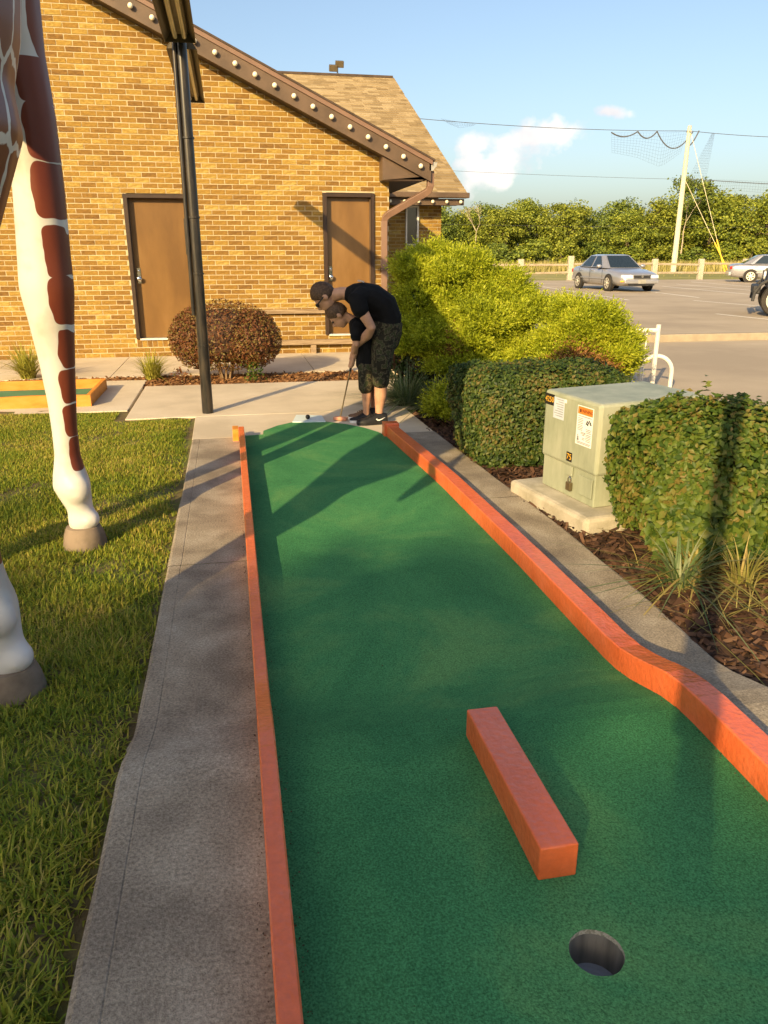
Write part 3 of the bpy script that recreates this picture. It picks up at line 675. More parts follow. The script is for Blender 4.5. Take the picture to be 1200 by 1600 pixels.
# boxed eave end, side soffit, gutter and downspout
zb = 2.43
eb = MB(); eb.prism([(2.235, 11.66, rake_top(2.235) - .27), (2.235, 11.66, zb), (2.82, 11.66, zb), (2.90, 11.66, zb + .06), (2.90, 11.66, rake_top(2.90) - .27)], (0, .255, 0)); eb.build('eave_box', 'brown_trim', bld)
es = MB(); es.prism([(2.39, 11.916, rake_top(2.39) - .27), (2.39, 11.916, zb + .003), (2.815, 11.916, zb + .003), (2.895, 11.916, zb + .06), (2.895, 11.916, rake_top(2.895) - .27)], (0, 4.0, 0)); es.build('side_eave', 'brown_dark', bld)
gu = MB(); gu.prism([(2.905, 11.60, 2.56), (2.955, 11.60, 2.555), (3.01, 11.60, 2.62), (3.02, 11.60, 2.67), (2.905, 11.60, 2.67)], (0, 4.4, 0)); gu.build('gutter', 'galv', bld)
dsp = MB(); path = [(2.945, 11.70, 2.56), (2.945, 11.70, 2.36), (2.93, 11.715, 2.31), (2.89, 11.73, 2.275), (2.36, 11.82, 1.985), (2.315, 11.85, 1.945), (2.30, 11.865, 1.89), (2.30, 11.865, .10)]
dsp.tube(path, .066, 4); dsp.build('downspout', 'brown_lip', bld, bevel=.008)
for zz in (1.2, .5):
    MB().box(2.238, 2.362, 11.80, 11.915, zz, zz + .03).build('downspout_strap', 'brown_trim', bld)

# the hall behind
hy0, hy1, hz0, hz1, hx0, hx1 = 15.8, 23.1, 2.565, 5.985, -8.0, 4.74
hw = MB(); hw.box(hx0, 3.60, 16.32, 16.5, -.1, 2.56); hw.box(3.60, 3.87, 16.32, 16.5, -.1, .5); hw.box(3.87, 4.345, 16.32, 29.9, -.1, 2.5)
hw.prism([(4.345, 16.5, 2.5), (4.345, 29.7, 2.5), (4.345, 23.1, 5.75)], (-.1, 0, 0))
hall = hw.build('hall_wall', 'mortar', bld)
hb = MB(); z = 0; row = 0
while z < 2.4:
    for (a0, b0) in ((2.39, 3.59), (3.875, 4.352)):
        x = a0 - (row % 2) * .1
        while x < b0:
            a, b = max(x, a0), min(x + BL - J, b0); x += BL
            if b - a > .03: hb.box(a, b, 16.308, 16.33, z, z + CH - J)
    z += CH; row += 1
mb2 = bpy.data.meshes.new('hall_brickwork'); mb2.from_pydata([(p[0], p[1] - YW, p[2]) for p in hb.v], [], hb.f); mb2.materials.append(MATS['brick_many'])
o = bpy.data.objects.new('hall_brickwork', mb2); COL.objects.link(o); o.parent = hall; tag(o, kind='stuff')
wf = MB()
for a, b, z0, z1 in [(3.60, 3.625, .5, 2.36), (3.83, 3.868, .5, 2.36), (3.625, 3.83, 2.32, 2.36), (3.625, 3.83, 1.60, 1.63), (3.625, 3.83, .5, .55)]: wf.box(a, b, 16.25, 16.34, z0, z1)
win = wf.build('window', 'white_metal', bld)
MB().box(3.627, 3.828, 16.30, 16.31, 1.632, 2.318).build('pane', 'window_glass', win)
MB().box(3.627, 3.828, 16.30, 16.31, .552, 1.598).build('frosted_pane', 'frosted', win)
sl = (hz1 - hz0) / (hy1 - hy0)
rf = MB(); rf.prism([(hx0, hy0, hz0 - .03), (hx0, hy1, hz1 - .03), (hx0, 2 * hy1 - hy0, hz0 - .03), (hx0, 2 * hy1 - hy0, hz0 - .13), (hx0, hy1, hz1 - .13), (hx0, hy0, hz0 - .09)], (hx1 - hx0 - .02, 0, 0)); hroof = rf.build('hall_roof', 'roof_dark', bld)
sh = MB(); rs = random.Random(9); nrow = 54; ls = math.hypot(hy1 - hy0, hz1 - hz0); cs, sn = (hy1 - hy0) / ls, (hz1 - hz0) / ls
for i in range(nrow):
    t0 = i * ls / nrow - .012; t1 = (i + 1) * ls / nrow + .01; x = -1.5 - rs.uniform(0, .3)
    while x < hx1:
        wd = rs.choice((.15, .22, .30, .31)); a, b = x, min(x + wd, hx1); x += wd; th = .012 + rs.uniform(0, .008); lo = t0 - rs.uniform(0, .006)
        if b - a < .02: continue
        P = lambda xx, t, h: (xx, hy0 + t * cs - h * sn, hz0 + t * sn + h * cs)
        v = [P(a, lo, 0), P(b, lo, 0), P(b, lo, th), P(a, lo, th), P(b, t1, .002), P(a, t1, .002)]
        sh.add(v, [(0, 1, 2, 3), (3, 2, 4, 5), (0, 3, 5), (1, 4, 2)])
me = bpy.data.meshes.new('shingles'); me.from_pydata([(p[0], p[1] - YW, p[2]) for p in sh.v], [], sh.f); me.materials.append(MATS['shingle'])
o = bpy.data.objects.new('shingles', me); COL.objects.link(o); o.parent = hroof; tag(o, kind='stuff')
MB().box(-1.5, hx1 - .04, hy1 - .09, hy1 + .09, hz1 - .02, hz1 + .035).build('ridge_cap', 'roof_dark', hroof)
MB().box(2.6, hx1 + .02, hy0 - .10, hy0 - .004, hz0 - .085, hz0 + .012).build('hall_gutter', 'brown_trim', bld, bevel=.012)
hf = MB().box(2.6, hx1 - .06, hy0 + .02, hy0 + .06, hz0 - .215, hz0 - .096).build('hall_fascia', 'brown_trim', bld)
MB().box(2.6, hx1 - .1, hy0 + .062, 16.30, hz0 - .20, hz0 - .18).build('hall_soffit', 'brown_dark', bld)
for i in range(6):
    o = bpy.data.objects.new('bulb', bulb_me); COL.objects.link(o); o.parent = hf; o.location = (4.60 - i * .285, hy0 + .018 - YW, hz0 - .155)
fl = thing('floodlight', (3.2, hy1, hz1 + .036), 'twin-headed grey floodlight standing on the hall roof ridge', 'floodlight')
MB().tube([(3.2, hy1, hz1 + .036), (3.2, hy1, hz1 + .18)], .02).build('stem', 'galv', fl)
for dx, dz in ((.05, .26), (-.12, .16)):
    MB().obox((3.2 + dx, hy1 - .05, hz1 + dz), (.11, 0, 0), (0, .06, .02), (0, -.025, .075)).build('lamp_head', 'lamp_hood', fl, bevel=.012)

# low timber rails along the wall
bn = thing('wall_rail', (1.1, 11.85, 0), 'two weathered timber boards along the foot of the brick wall', 'rail')
MB().box(.35, 1.39, 11.86, 11.912, .585, .645).build('board', 'wood_grey', bn, bevel=.004)
MB().box(.30, 2.10, 11.80, 11.905, .13, .20).build('board', 'wood_grey', bn, bevel=.006)
for x in (.42, 1.2, 1.95): MB().box(x - .04, x + .04, 11.82, 11.90, -.004, .128).build('block', 'wood_grey', bn)
MB().box(.40, .48, 11.865, 11.905, .202, .583).build('upright', 'wood_grey', bn)

# ---------------------------------------------------------------- the golf lane
lane = thing('putting_lane', (.62, 3.0, 0), 'long green putting lane with orange side boards running to the brick building', 'putting lane')
# carpet: outline with the cup cut out
hc = (.634, 1.063); hr = .054
ys = dense(-1.6, 6.0)
outl = [(.03, -1.6), (rin(-1.6) + .01, -1.6), (rin(1.75) + .01, 1.75), (.03, 1.75)]
hole = [(hc[0] + hr * math.cos(2 * math.pi * i / 40) * (1 + .012 * math.sin(i * 7.3)), hc[1] + hr * math.sin(2 * math.pi * i / 40) * (1 + .012 * math.cos(i * 5.1))) for i in range(40)]
tri = tessellate_polygon([[Vector((x, y, 0)) for x, y in outl], [Vector((x, y, 0)) for x, y in hole]])
pts = outl + hole; cp = MB(); cp.add([(x, y, .112) for x, y in pts], tri)
y2 = [1.75] + [y for y in ys if y > 1.75]
for a, b in zip(y2, y2[1:]):
    cp.add([(.03, a, zf(a) + .012), (rin(a) + .01, a, zf(a) + .012), (rin(b) + .01, b, zf(b) + .012), (.03, b, zf(b) + .012)], [(0, 1, 2, 3)])
fe = [(.03, 6.0), (1.2, 6.0), (1.196, 6.04), (1.15, 6.22), (1.065, 6.40), (.93, 6.58), (.775, 6.71), (.62, 6.76), (.475, 6.745), (.34, 6.63), (.21, 6.44), (.20, 6.30), (.03, 6.28)]
cp.add([(x, y, .012) for x, y in fe], [tuple(range(len(fe)))])
car = cp.build('carpet', 'carpet', lane)
cu2 = MB(); cu2.lathe((hc[0], hc[1], .099), [(hr + .0012, 0), (hr + .0006, -.03), (hr, -.098)], 44, 'z', caps=False); cupo = cu2.build('cup', 'cup_metal', lane, smooth=True)
MB().lathe((hc[0], hc[1], .0985), [(hr + .0016, 0), (hr + .0026, .0134)], 88, 'z', caps=False).build('cut_edge', 'cut_edge', cupo)
MB().lathe((hc[0], hc[1], .022), [(hr + .001, 0), (hr - .012, .0), (hr - .016, -.003), (.020, -.006)], 44, 'z', caps=False).build('cup_floor', 'cup_floor', cupo)
MB().lathe((hc[0], hc[1], -.02), [(.024, .0), (.024, .03)], 16).build('cup_drain', 'rubber_black', cupo)
def rail(name, xi, wd, ys, h, side):
    mb = MB(); v = []; f = []; c = .004; r3 = random.Random(int(wd * 1000))
    for y in ys:
        x = xi(y); z0 = zf(y) - .03; z1 = zf(y) + h + .012 + r3.uniform(-.001, .001); xo = x + wd * side
        lo, hi = min(x, xo), max(x, xo); v += [(lo, y, z0), (lo, y, z1 - c), (lo + c, y, z1), (hi - c, y, z1), (hi, y, z1 - c), (hi, y, z0)]
    for i in range(len(ys) - 1):
        for q in range(5): f.append((i * 6 + q, i * 6 + q + 1, (i + 1) * 6 + q + 1, (i + 1) * 6 + q))
    f += [tuple(range(6)), tuple(range((len(ys) - 1) * 6, len(ys) * 6))]
    mb.add(v, f); return mb.build(name, 'rail_orange', lane)
rail('side_board', lambda y: .048, .045, dense(-1.6, 3.1), .086, -1)
rail('side_board', lambda y: .049, .045, dense(3.103, 6.24), .085, -1)
rail('side_board', rin, .088, dense(-1.6, 3.2), .088, 1)
rail('side_board', rin, .088, dense(3.203, 6.03), .087, 1)
MB().box(-.045, .003, 6.15, 6.30, -.03, .094).build('end_block', 'rail_yellow', lane, bevel=.004)
MB().obox((1.232, 6.085, .045), (.062, .0, 0), (.0, .05, 0), (0, 0, .072)).build('end_block', 'rail_orange', lane, bevel=.005)

# crumbs and dirt gathered along the boards and strewn about
r = np.random.default_rng(15); N = 1500; yy_ = r.uniform(.3, 6.1, N); sd_ = r.integers(0, 4, N)
xx_ = np.select([sd_ == 0, sd_ == 1, sd_ == 2], [.050 + np.abs(r.normal(0, .012, N)), np.array([rin(q) for q in yy_]) - np.abs(r.normal(0, .012, N)), -.002 - np.abs(r.normal(0, .008, N))], np.array([rin(q) for q in yy_]) + .09 + np.abs(r.normal(0, .02, N)))
zz_ = np.array([zf(q) for q in yy_]) + np.where(sd_ < 2, .0135, .0015); P = np.stack([xx_, yy_, zz_], 1)
far = r.random(N) < .05; P[far, 0] = r.uniform(.08, 1.15, far.sum()); P[far, 2] = np.array([zf(q) for q in P[far, 1]]) + .014
far = far | (np.hypot(P[:, 0] - .634, P[:, 1] - 1.063) < .07); P = P[~(np.hypot(P[:, 0] - .634, P[:, 1] - 1.063) < .07)]
s = r.uniform(.0015, .0045, len(P)); V, F = leaf_arrays(P, np.tile([[0, 0, 1.]], (len(P), 1)), s * 1.7, s, r, spread=.5, fold=.5)
tag(fast('dirt', V, F, 'mulch_chip'), 'crumbs of dirt and bark gathered along the orange boards', 'dirt', kind='stuff')
bk = MB(); bk.box(.588, .678, 1.256, 1.806, .1125, .200); tag(bk.build('obstacle_block', 'rail_orange', at=None, bevel=.004), 'orange painted timber block lying on the green carpet near the cup', 'block')
mt = MB(); mt.prism([(.475, 6.722, .0), (.768, 6.69, .0), (.765, 6.955, .0), (.535, 7.03, .0)], (0, 0, .021)); tag(mt.build('tee_mat', 'tee_mat', bevel=.003), 'pale rubber tee mat at the far end of the green carpet', 'mat')
tag(MB().ball((.62, 6.80, .0425), .0213, 18, 12).build('golf_ball', 'rubber_black', smooth=True), 'black golf ball resting on the pale tee mat', 'ball')

# second lane at the left, yellow-orange boards
l2 = thing('putting_lane', (-3.0, 8.5, 0), 'short green putting lane framed by yellow-orange boards at the left', 'putting lane')
MB().box(-5.8, -1.46, 8.02, 8.95, -.003, .02).build('carpet', 'carpet_old', l2)
fb = MB(); v = []; f = []
xsr = list(np.linspace(-5.8, -1.41, 24))
for x in xsr:
    q = .012 * math.sin((x + 2.3) * 3.2) * math.exp(-((x + 2.2) / .7) ** 2)
    v += [(x, 7.955, -.01), (x, 7.955, .107 + q), (x, 8.0, .107 + q), (x, 8.0, -.01)]
for i in range(len(xsr) - 1):
    for q in range(4): f.append((i * 4 + q, i * 4 + (q + 1) % 4, (i + 1) * 4 + (q + 1) % 4, (i + 1) * 4 + q))
f += [(0, 1, 2, 3), tuple(range(len(v) - 4, len(v)))]
fb.add(v, f); fb.build('board', 'rail_yellow', l2)
MB().box(-5.8, -1.41, 8.99, 9.035, -.01, .112).build('board', 'rail_yellow', l2, bevel=.004)
MB().box(-1.455, -1.412, 8.003, 8.987, -.01, .109).build('board', 'rail_yellow', l2, bevel=.004)

# ---------------------------------------------------------------- light poles with fluorescent hoods
def light_pole(x, y, label):
    e = thing('light_pole', (x, y, 0), label, 'light pole', 'black light poles along the lane')
    MB().tube([(x, y, -.02), (x, y, 1.2), (x, y, 3.12)], [.052, .049, .046], 16).build('pole', 'pole_black', e, smooth=True)
    MB().tube([(x - .062, y - .03, .9), (x - .06, y - .03, 2.0), (x - .055, y - .03, 3.12)], .017, 10).build('conduit', 'pole_black', e, smooth=True)
    MB().tube([(x - .075, y, 1.42), (x - .075, y, 1.72)], .012, 8).build('cable', 'rubber_black', e)
    for zz in (.62, 1.25, 1.72, 2.35): MB().lathe((x, y, zz), [(.049, 0), (.056, .002), (.056, .016), (.049, .018)], 16).build('band', 'pole_black', e)
    MB().box(x - .07, x + .07, y - .09, y + .09, 3.12, 3.2).build('bracket', 'pole_black', e, bevel=.008)
    for s in (-1, 1):
        ya, yb = y + s * .10, y + s * 2.55; z0 = 3.045
        h = MB(); lo, hi = min(ya, yb), max(ya, yb)
        prof = [(-.125, 0), (-.07, .085), (.07, .085), (.125, 0), (.119, 0), (.066, .079), (-.066, .079), (-.119, 0)]
        h.prism([(x + a, lo, z0 + b) for a, b in prof], (0, hi - lo, 0))
        for yy in (lo, hi - .004): h.prism([(x - .121, yy, z0 + .002), (x + .121, yy, z0 + .002), (x + .067, yy, z0 + .08), (x - .067, yy, z0 + .08)], (0, .004, 0))
        hd = h.build('lamp_hood', 'lamp_hood', e)
        MB().box(x - .062, x + .062, lo + .01, hi - .01, z0 + .06, z0 + .078).build('reflector', 'lamp_inner', hd)
        for dx in (-.036, .036): MB().tube([(x + dx, lo + .05, z0 + .034), (x + dx, hi - .05, z0 + .034)], .019, 10).build('tube', 'lamp_tube', hd, smooth=True)
    return e
light_pole(-.27, 7.38, 'black light pole with long lamp hoods standing at the tee end')
light_pole(-.56, -.95, 'black light pole with long lamp hoods standing behind the viewer')
# ---------------------------------------------------------------- shrubs, hedges, tufts
def hedge(name, box, n, L, m, label, seed, taper=.12, lump=.05, group=None, big=None):
    x0, x1, y0, y1, z0, z1 = box; r = np.random.default_rng(seed)
    e = thing(name, ((x0 + x1) / 2, (y0 + y1) / 2, z0), label, 'hedge', group)
    u = r.uniform(-1, 1, (n, 3)); ax = r.choice(5, n, p=[.2, .1, .27, .13, .30])
    u[ax == 0, 0] = -1; u[ax == 1, 0] = 1; u[ax == 2, 1] = -1; u[ax == 3, 1] = 1; u[ax == 4, 2] = 1
    nn = np.sign(u) * np.abs(u) ** 6; q = u / (np.sum(np.abs(u) ** 7, 1, keepdims=True) ** (1 / 7))
    hx, hy, hz = (x1 - x0) / 2, (y1 - y0) / 2, (z1 - z0) / 2; c = np.array([(x0 + x1) / 2, (y0 + y1) / 2, (z0 + z1) / 2])
    P = q * np.array([hx, hy, hz]); tz = np.clip((.6 - (P[:, 2] + hz) / (2 * hz)), 0, 1); P[:, :2] *= (1 - taper * tz)[:, None] if taper else 1
    P = P + c
    b = vnoise(P[:, 0] * 1.0 + P[:, 2] * .7, P[:, 1] + P[:, 2] * .6, 4.0, seed) - .5
    b2 = vnoise(P[:, 0] + 3 + P[:, 2], P[:, 1] - P[:, 2], 11.0, seed + 1) - .5
    P = P + unit(nn) * (b * lump * 1.6 + b2 * lump)[:, None] - unit(nn) * (np.abs(r.normal(0, 1, n)) * .035)[:, None] + r.normal(0, .012, (n, 3))
    size = L * r.uniform(.6, 1.25, n)
    if big is not None: size = size * (1 + big * np.clip((c[2] + .12 - P[:, 2]) / .5, 0, 1) * np.clip((hy * .2 + c[1] - P[:, 1]) / .2, 0, 1))
    pk = r.choice(n, 170); st = r.uniform(.01, .042, (170, 5, 1)) * np.linspace(.2, 1.2, 5)[None, :, None]; dv = unit(unit(nn)[pk] + np.array([[0, 0, .6]]) + r.normal(0, .35, (170, 3)))
    P = np.concatenate([P, (P[pk][:, None, :] + dv[:, None, :] * st + r.normal(0, .008, (170, 5, 3))).reshape(-1, 3)]); nn = np.concatenate([nn, np.repeat(nn[pk], 5, axis=0)]); size = np.concatenate([size, np.repeat(size[pk] * .8, 5)])
    V, F = leaf_arrays(P, unit(nn) + np.array([[-.15, -.3, .35]]), size, size * .62, r, spread=.45)
    keep = V.reshape(-1, 4, 3)[:, :, 2].min(1) > -.02
    V = V.reshape(-1, 4, 3)[keep].reshape(-1, 3); F = F[:2 * keep.sum()]
    tag(fast('foliage', V, F, m, e), kind='stuff')
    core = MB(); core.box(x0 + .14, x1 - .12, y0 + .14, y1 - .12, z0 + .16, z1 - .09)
    core.build('dark_core', 'mulch_base', e, bevel=.1)  # added solid dark core blocks see-through; its colour stands for inner shade
    for i in range(9):
        xx = x0 + .2 + (x1 - x0 - .4) * i / 8 + random.uniform(-.05, .05); yy = y0 + .2 + random.uniform(-.03, .1)
        MB().tube([(xx, yy, -.03), (xx + random.uniform(-.06, .06), yy + random.uniform(-.05, .05), z1 * .55)], [.011, .006], 6).build('stem', 'twig', e)
    return e
hedge('clipped_hedge', (1.60, 2.78, 4.95, 5.75, -.03, .65), 40000, .030, 'leaf_privet', 'dark clipped hedge between the green cabinet and the yellow junipers', 21)
hedge('clipped_hedge', (1.90, 3.9, 3.03, 3.76, -.03, .69), 52000, .036, 'leaf_large', 'leafy sunlit hedge right of the green cabinet', 22, taper=.16, lump=.11, big=1.3)

def juniper(loc, lobes, n, label, seed, dead=(), bare=0):
    r = np.random.default_rng(seed); e = thing('juniper_bush', loc, label, 'bush'); big_lobes = lobes; rl = random.Random(seed + 5); lobes = []
    for lb in big_lobes:
        lobes.append(tuple(lb[:3]) + (lb[3] * .86, lb[4] * .86, lb[5] * .86))
        for q in range(9):
            a = rl.uniform(0, 6.28); u = rl.uniform(-.35, .95); c = math.sqrt(max(0, 1 - u * u)); s = rl.uniform(.10, .19) * min(1, lb[3] / .3)
            lobes.append((lb[0] + lb[3] * .92 * c * math.cos(a), lb[1] + lb[4] * .92 * c * math.sin(a), max(.06, lb[2] + lb[5] * .92 * u), s * 1.15, s * 1.15, s * .62))
    vol = np.array([a[3] * a[4] + a[3] * a[5] for a in lobes]); pick = r.choice(len(lobes), n, p=vol / vol.sum())
    Lb = np.array(lobes); d = unit(r.normal(size=(n, 3)) + np.array([[-.25, -.45, .25]])); dd = d.copy(); dd[:, 2] = np.where(dd[:, 2] < -.35, -.35, dd[:, 2])
    C = Lb[pick, :3]; Rr = Lb[pick, 3:6]; nb = vnoise(d[:, 0] * 2 + pick * 3.1, d[:, 2] * 2 + d[:, 1], 2.2, seed)
    P = C + dd * Rr * (.62 + .52 * nb + .05 * r.normal(size=n))[:, None]
    inside = np.zeros(n, bool)
    for i, lb in enumerate(lobes): inside |= (pick != i) & ((((P - lb[:3]) / np.array(lb[3:6])) ** 2).sum(1) < .42)
    P, d = P[~inside & (P[:, 2] > .02)], d[~inside & (P[:, 2] > .02)]; n = len(P)
    dirs = unit(d * np.array([1.0, 1.0, .45]) + np.array([[-.05, -.1, .42]]) + r.normal(0, .22, (n, 3)))
    k = 14; t = np.tile(np.linspace(.0, 1, k), (n, 1)); sp = r.normal(0, .5, (n, k, 3)); Ld = r.uniform(.022, .05, (n, k, 1)) * (1.25 - .5 * t[:, :, None])
    base = P[:, None, :] + dirs[:, None, :] * (t * .11 * r.uniform(.5, 1.5, (n, 1)))[:, :, None] + r.normal(0, .010, (n, k, 3))
    fd = dirs[:, None, :] + sp; fd /= np.linalg.norm(fd, axis=2, keepdims=True)
    sd_ = np.cross(fd, r.normal(size=(n, k, 3))); sd_ /= np.linalg.norm(sd_, axis=2, keepdims=True) + 1e-9
    Wd = Ld * .17; A = base; B = base + fd * Ld * .5 + sd_ * Wd; Cc = base + fd * Ld; E2 = base + fd * Ld * .5 - sd_ * Wd
    V = np.stack([A, B, Cc, E2], 2).reshape(-1, 3); nl = n * k; i = np.arange(nl)[:, None] * 4
    F = np.concatenate([i + np.array([[0, 1, 2]]), i + np.array([[0, 2, 3]])], 1).reshape(-1, 3)
    cen = np.repeat(P, k, axis=0); dm = np.zeros(nl, bool)
    for (x, y, z, rr) in dead: dm |= (np.linalg.norm(cen - np.array([x, y, z]), axis=1) < rr * (.6 + .8 * r.random(nl)))
    F4 = F.reshape(-1, 2, 3)
    o = tag(fast('foliage', V, F4[~dm].reshape(-1, 3), 'leaf_juniper', e), kind='stuff')
    if dm.any(): tag(fast('dead_foliage', V, F4[dm].reshape(-1, 3), 'leaf_juniper_dead', e), kind='stuff')
    br = MB(); rr2 = random.Random(seed); base0 = Vector(loc)
    for lb in big_lobes:
        for q in range(3):
            tp = Vector((lb[0] + rr2.uniform(-.5, .5) * lb[3], lb[1] + rr2.uniform(-.5, .5) * lb[4], lb[2] + rr2.uniform(-.2, .6) * lb[5])); md = (base0 + tp) / 2 + Vector((rr2.uniform(-.1, .1), rr2.uniform(-.1, .1), .0))
            br.tube([base0 + Vector((rr2.uniform(-.1, .1), rr2.uniform(-.1, .1), -.05)), md, tp], [.028, .016, .006], 6)
    for q in range(bare):
        lb = rr2.choice(big_lobes); a = rr2.uniform(-2.6, -.6); p = Vector((lb[0], lb[1], lb[2] - .1)); tp = p + Vector((math.cos(a) * lb[3] * 1.05, math.sin(a) * lb[4] * 1.05, rr2.uniform(-.15, .12)))
        br.tube([p, (p + tp) / 2 + Vector((0, 0, rr2.uniform(-.05, .05))), tp], [.012, .007, .002], 5)
    br.build('branches', 'twig', e)
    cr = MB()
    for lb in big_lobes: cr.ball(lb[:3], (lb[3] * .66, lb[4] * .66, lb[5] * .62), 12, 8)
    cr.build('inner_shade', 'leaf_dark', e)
    return e
juniper((2.55, 8.35, 0), [(2.25, 8.35, 1.16, .40, .4, .26), (2.0, 8.2, .93, .34, .4, .24), (2.62, 8.3, 1.06, .40, .4, .22), (2.92, 8.15, .92, .34, .32, .13), (3.18, 8.05, .84, .36, .26, .06), (2.1, 7.95, .56, .38, .38, .28), (2.5, 7.85, .74, .46, .38, .22), (2.72, 7.85, .60, .34, .34, .16), (2.4, 7.6, .40, .44, .34, .24), (2.8, 7.5, .33, .38, .32, .20), (2.92, 7.7, .34, .22, .26, .12)],
        24000, 'tall spreading yellow-green juniper bush beside the brick building', 31, dead=[(2.2, 7.5, .5, .14), (2.9, 7.2, .33, .13), (3.35, 7.8, .68, .10), (2.6, 7.3, .2, .14)], bare=16)
juniper((3.5, 7.2, 0), [(3.38, 7.2, .76, .24, .3, .15), (3.56, 7.2, .64, .22, .3, .18), (3.24, 7.05, .55, .24, .3, .17), (3.45, 6.95, .40, .26, .26, .2), (3.64, 7.1, .36, .16, .22, .2), (3.02, 6.9, .30, .26, .28, .16)],
        11000, 'smaller yellow-green juniper with bare brown twigs by the white rack', 32, dead=[(3.15, 6.7, .4, .2), (3.4, 6.7, .35, .14), (2.95, 6.7, .25, .2)], bare=26)
juniper((1.98, 6.55, 0), [(1.96, 6.55, .13, .18, .2, .13), (2.1, 6.5, .2, .18, .2, .14), (1.85, 6.6, .1, .12, .14, .09)], 1700, 'low yellow-green juniper sprig at the left end of the dark hedge', 33)

# added dark shrub standing in for the juniper's shaded left flank
def leafy(name, loc, lobes, n, L, m, label, cat, seed, stems=6, asp=.55):
    r = np.random.default_rng(seed); e = thing(name, loc, label, cat)
    Lb = np.array(lobes); pick = r.integers(0, len(lobes), n); d = unit(r.normal(size=(n, 3))); rad = 1 - np.abs(r.normal(0, .13, n)) + .10 * (vnoise(d[:, 0] * 2 + pick, d[:, 2] * 2 + d[:, 1], 3.0, seed) - .5)
    P = Lb[pick, :3] + d * Lb[pick, 3:6] * rad[:, None]; kp = P[:, 2] > .015; P, d = P[kp], d[kp]
    s = L * r.uniform(.6, 1.3, len(P)); V, F = leaf_arrays(P, d + np.array([[0, -.1, .3]]), s, s * asp, r, spread=.6)
    tag(fast('foliage', V, F, m, e), kind='stuff')
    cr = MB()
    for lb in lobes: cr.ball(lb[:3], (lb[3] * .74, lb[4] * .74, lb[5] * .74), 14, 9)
    cr.build('dark_core', 'mulch_base', e)  # dark solid balls fill the bush, shade between leaves put into their colour
    for i in range(stems):
        a = 2 * math.pi * i / stems; lb = lobes[0]; MB().tube([(loc[0] + .05 * math.cos(a), loc[1] + .05 * math.sin(a), -.04), (lb[0] + .3 * lb[3] * math.cos(a), lb[1] + .3 * lb[4] * math.sin(a), lb[2])], [.014, .007], 6).build('stem', 'twig', e)
    return e
leafy('added_shade_shrub', (1.85, 8.35, 0), [(1.82, 8.3, .48, .30, .34, .42), (1.72, 8.45, .78, .2, .26, .24), (2.0, 8.0, .32, .26, .3, .3)], 5200, .05, 'leaf_dark', 'added dark broad-leaved shrub for the shaded juniper flank behind the two players', 'bush', 41)
leafy('barberry_bush', (-.1, 9.6, 0), [(-.1, 9.6, .50, .62, .46, .43), (.22, 9.55, .46, .36, .40, .36), (-.42, 9.62, .47, .33, .36, .36)], 21000, .030, 'leaf_red', 'round burgundy clipped bush beside the black light pole', 'bush', 42, stems=8)
for (x, y, h, n, lab) in [(-.62, 9.42, .16, 60, 'small pink-leaved seedling at the left foot of the burgundy bush'), (.22, 9.33, .22, 120, 'small bright green weed at the foot of the burgundy bush')]:
    e = thing('weed', (x, y, -.03), lab, 'plant'); r = np.random.default_rng(int(x * 100 + 300)); P = np.stack([x + r.normal(0, .05, n), y + r.normal(0, .04, n), r.uniform(0, h, n)], 1)
    V, F = leaf_arrays(P, np.tile([[0, -.4, .6]], (n, 1)), .045, .025, r); tag(fast('foliage', V, F, 'leaf_large' if x > 0 else 'leaf_red', e), kind='stuff')
    MB().tube([(x, y, -.04), (x, y, h)], [.004, .002], 5).build('stem', 'twig', e)

def tuft(x, y, h, n, m, label, seed, group='grassy tufts in the beds', lean=.9, w=.011, rad=.07, seg=6):
    r = np.random.default_rng(seed); e = thing('ornamental_grass', (x, y, -.03), label, 'plant', group)
    a = r.uniform(0, 2 * np.pi, n); q = rad * np.sqrt(r.random(n)); P = np.stack([x + q * np.cos(a), y + q * np.sin(a), np.full(n, -.03)], 1)
    V, F = blade_arrays(P, h * r.uniform(.55, 1.2, n), w * r.uniform(.6, 1.2, n), r, lean=lean, seg=seg, curl=1.9, az=a + r.normal(0, .5, n))
    V[:, 2] = np.maximum(V[:, 2], -.022)
    tag(fast('blades', V, F, m, e), kind='stuff')
    c = MB(); c.lathe((x, y, -.035), [(rad, 0), (rad * .7, .03), (rad * .3, .045)], 9); c.build('crown', 'mulch_base', e)
    return e
T = [(1.66, 7.42, .42, 300, 'liriope', 'arching striped grass tuft at the adult\'s heels', 51), (1.88, 7.22, .38, 260, 'liriope', 'striped grass tuft nearest the juniper sprig', 52), (1.72, 7.85, .36, 190, 'liriope', 'striped grass tuft against the added dark shrub', 53),
     (1.93, 2.90, .30, 80, 'liriope', 'striped grass tuft sprawling below the sunlit hedge, nearest the lane', 54), (2.22, 2.86, .26, 60, 'liriope_dry', 'dry yellowing grass tuft at the right edge under the hedge', 55), (2.08, 3.0, .28, 55, 'liriope_dry', 'half-dry grass tuft between two tufts below the sunlit hedge', 56), (2.45, 2.72, .24, 50, 'liriope_dry', 'straw-coloured grass tuft farthest right in the mulch', 59),
     (1.73, 5.45, .13, 34, 'liriope_dry', 'small pale grass sprout left of the dark clipped hedge', 57), (1.76, 5.05, .10, 16, 'liriope_dry', 'tiny grass sprout at the near corner of the dark clipped hedge', 58),
     (-.98, 9.72, .36, 260, 'tuft_yellow', 'yellow grass tuft between the giraffe leg and the brown door', 61), (-2.46, 10.02, .46, 320, 'tuft_yellow', 'tall yellow grass tuft behind the left lane board', 62)]
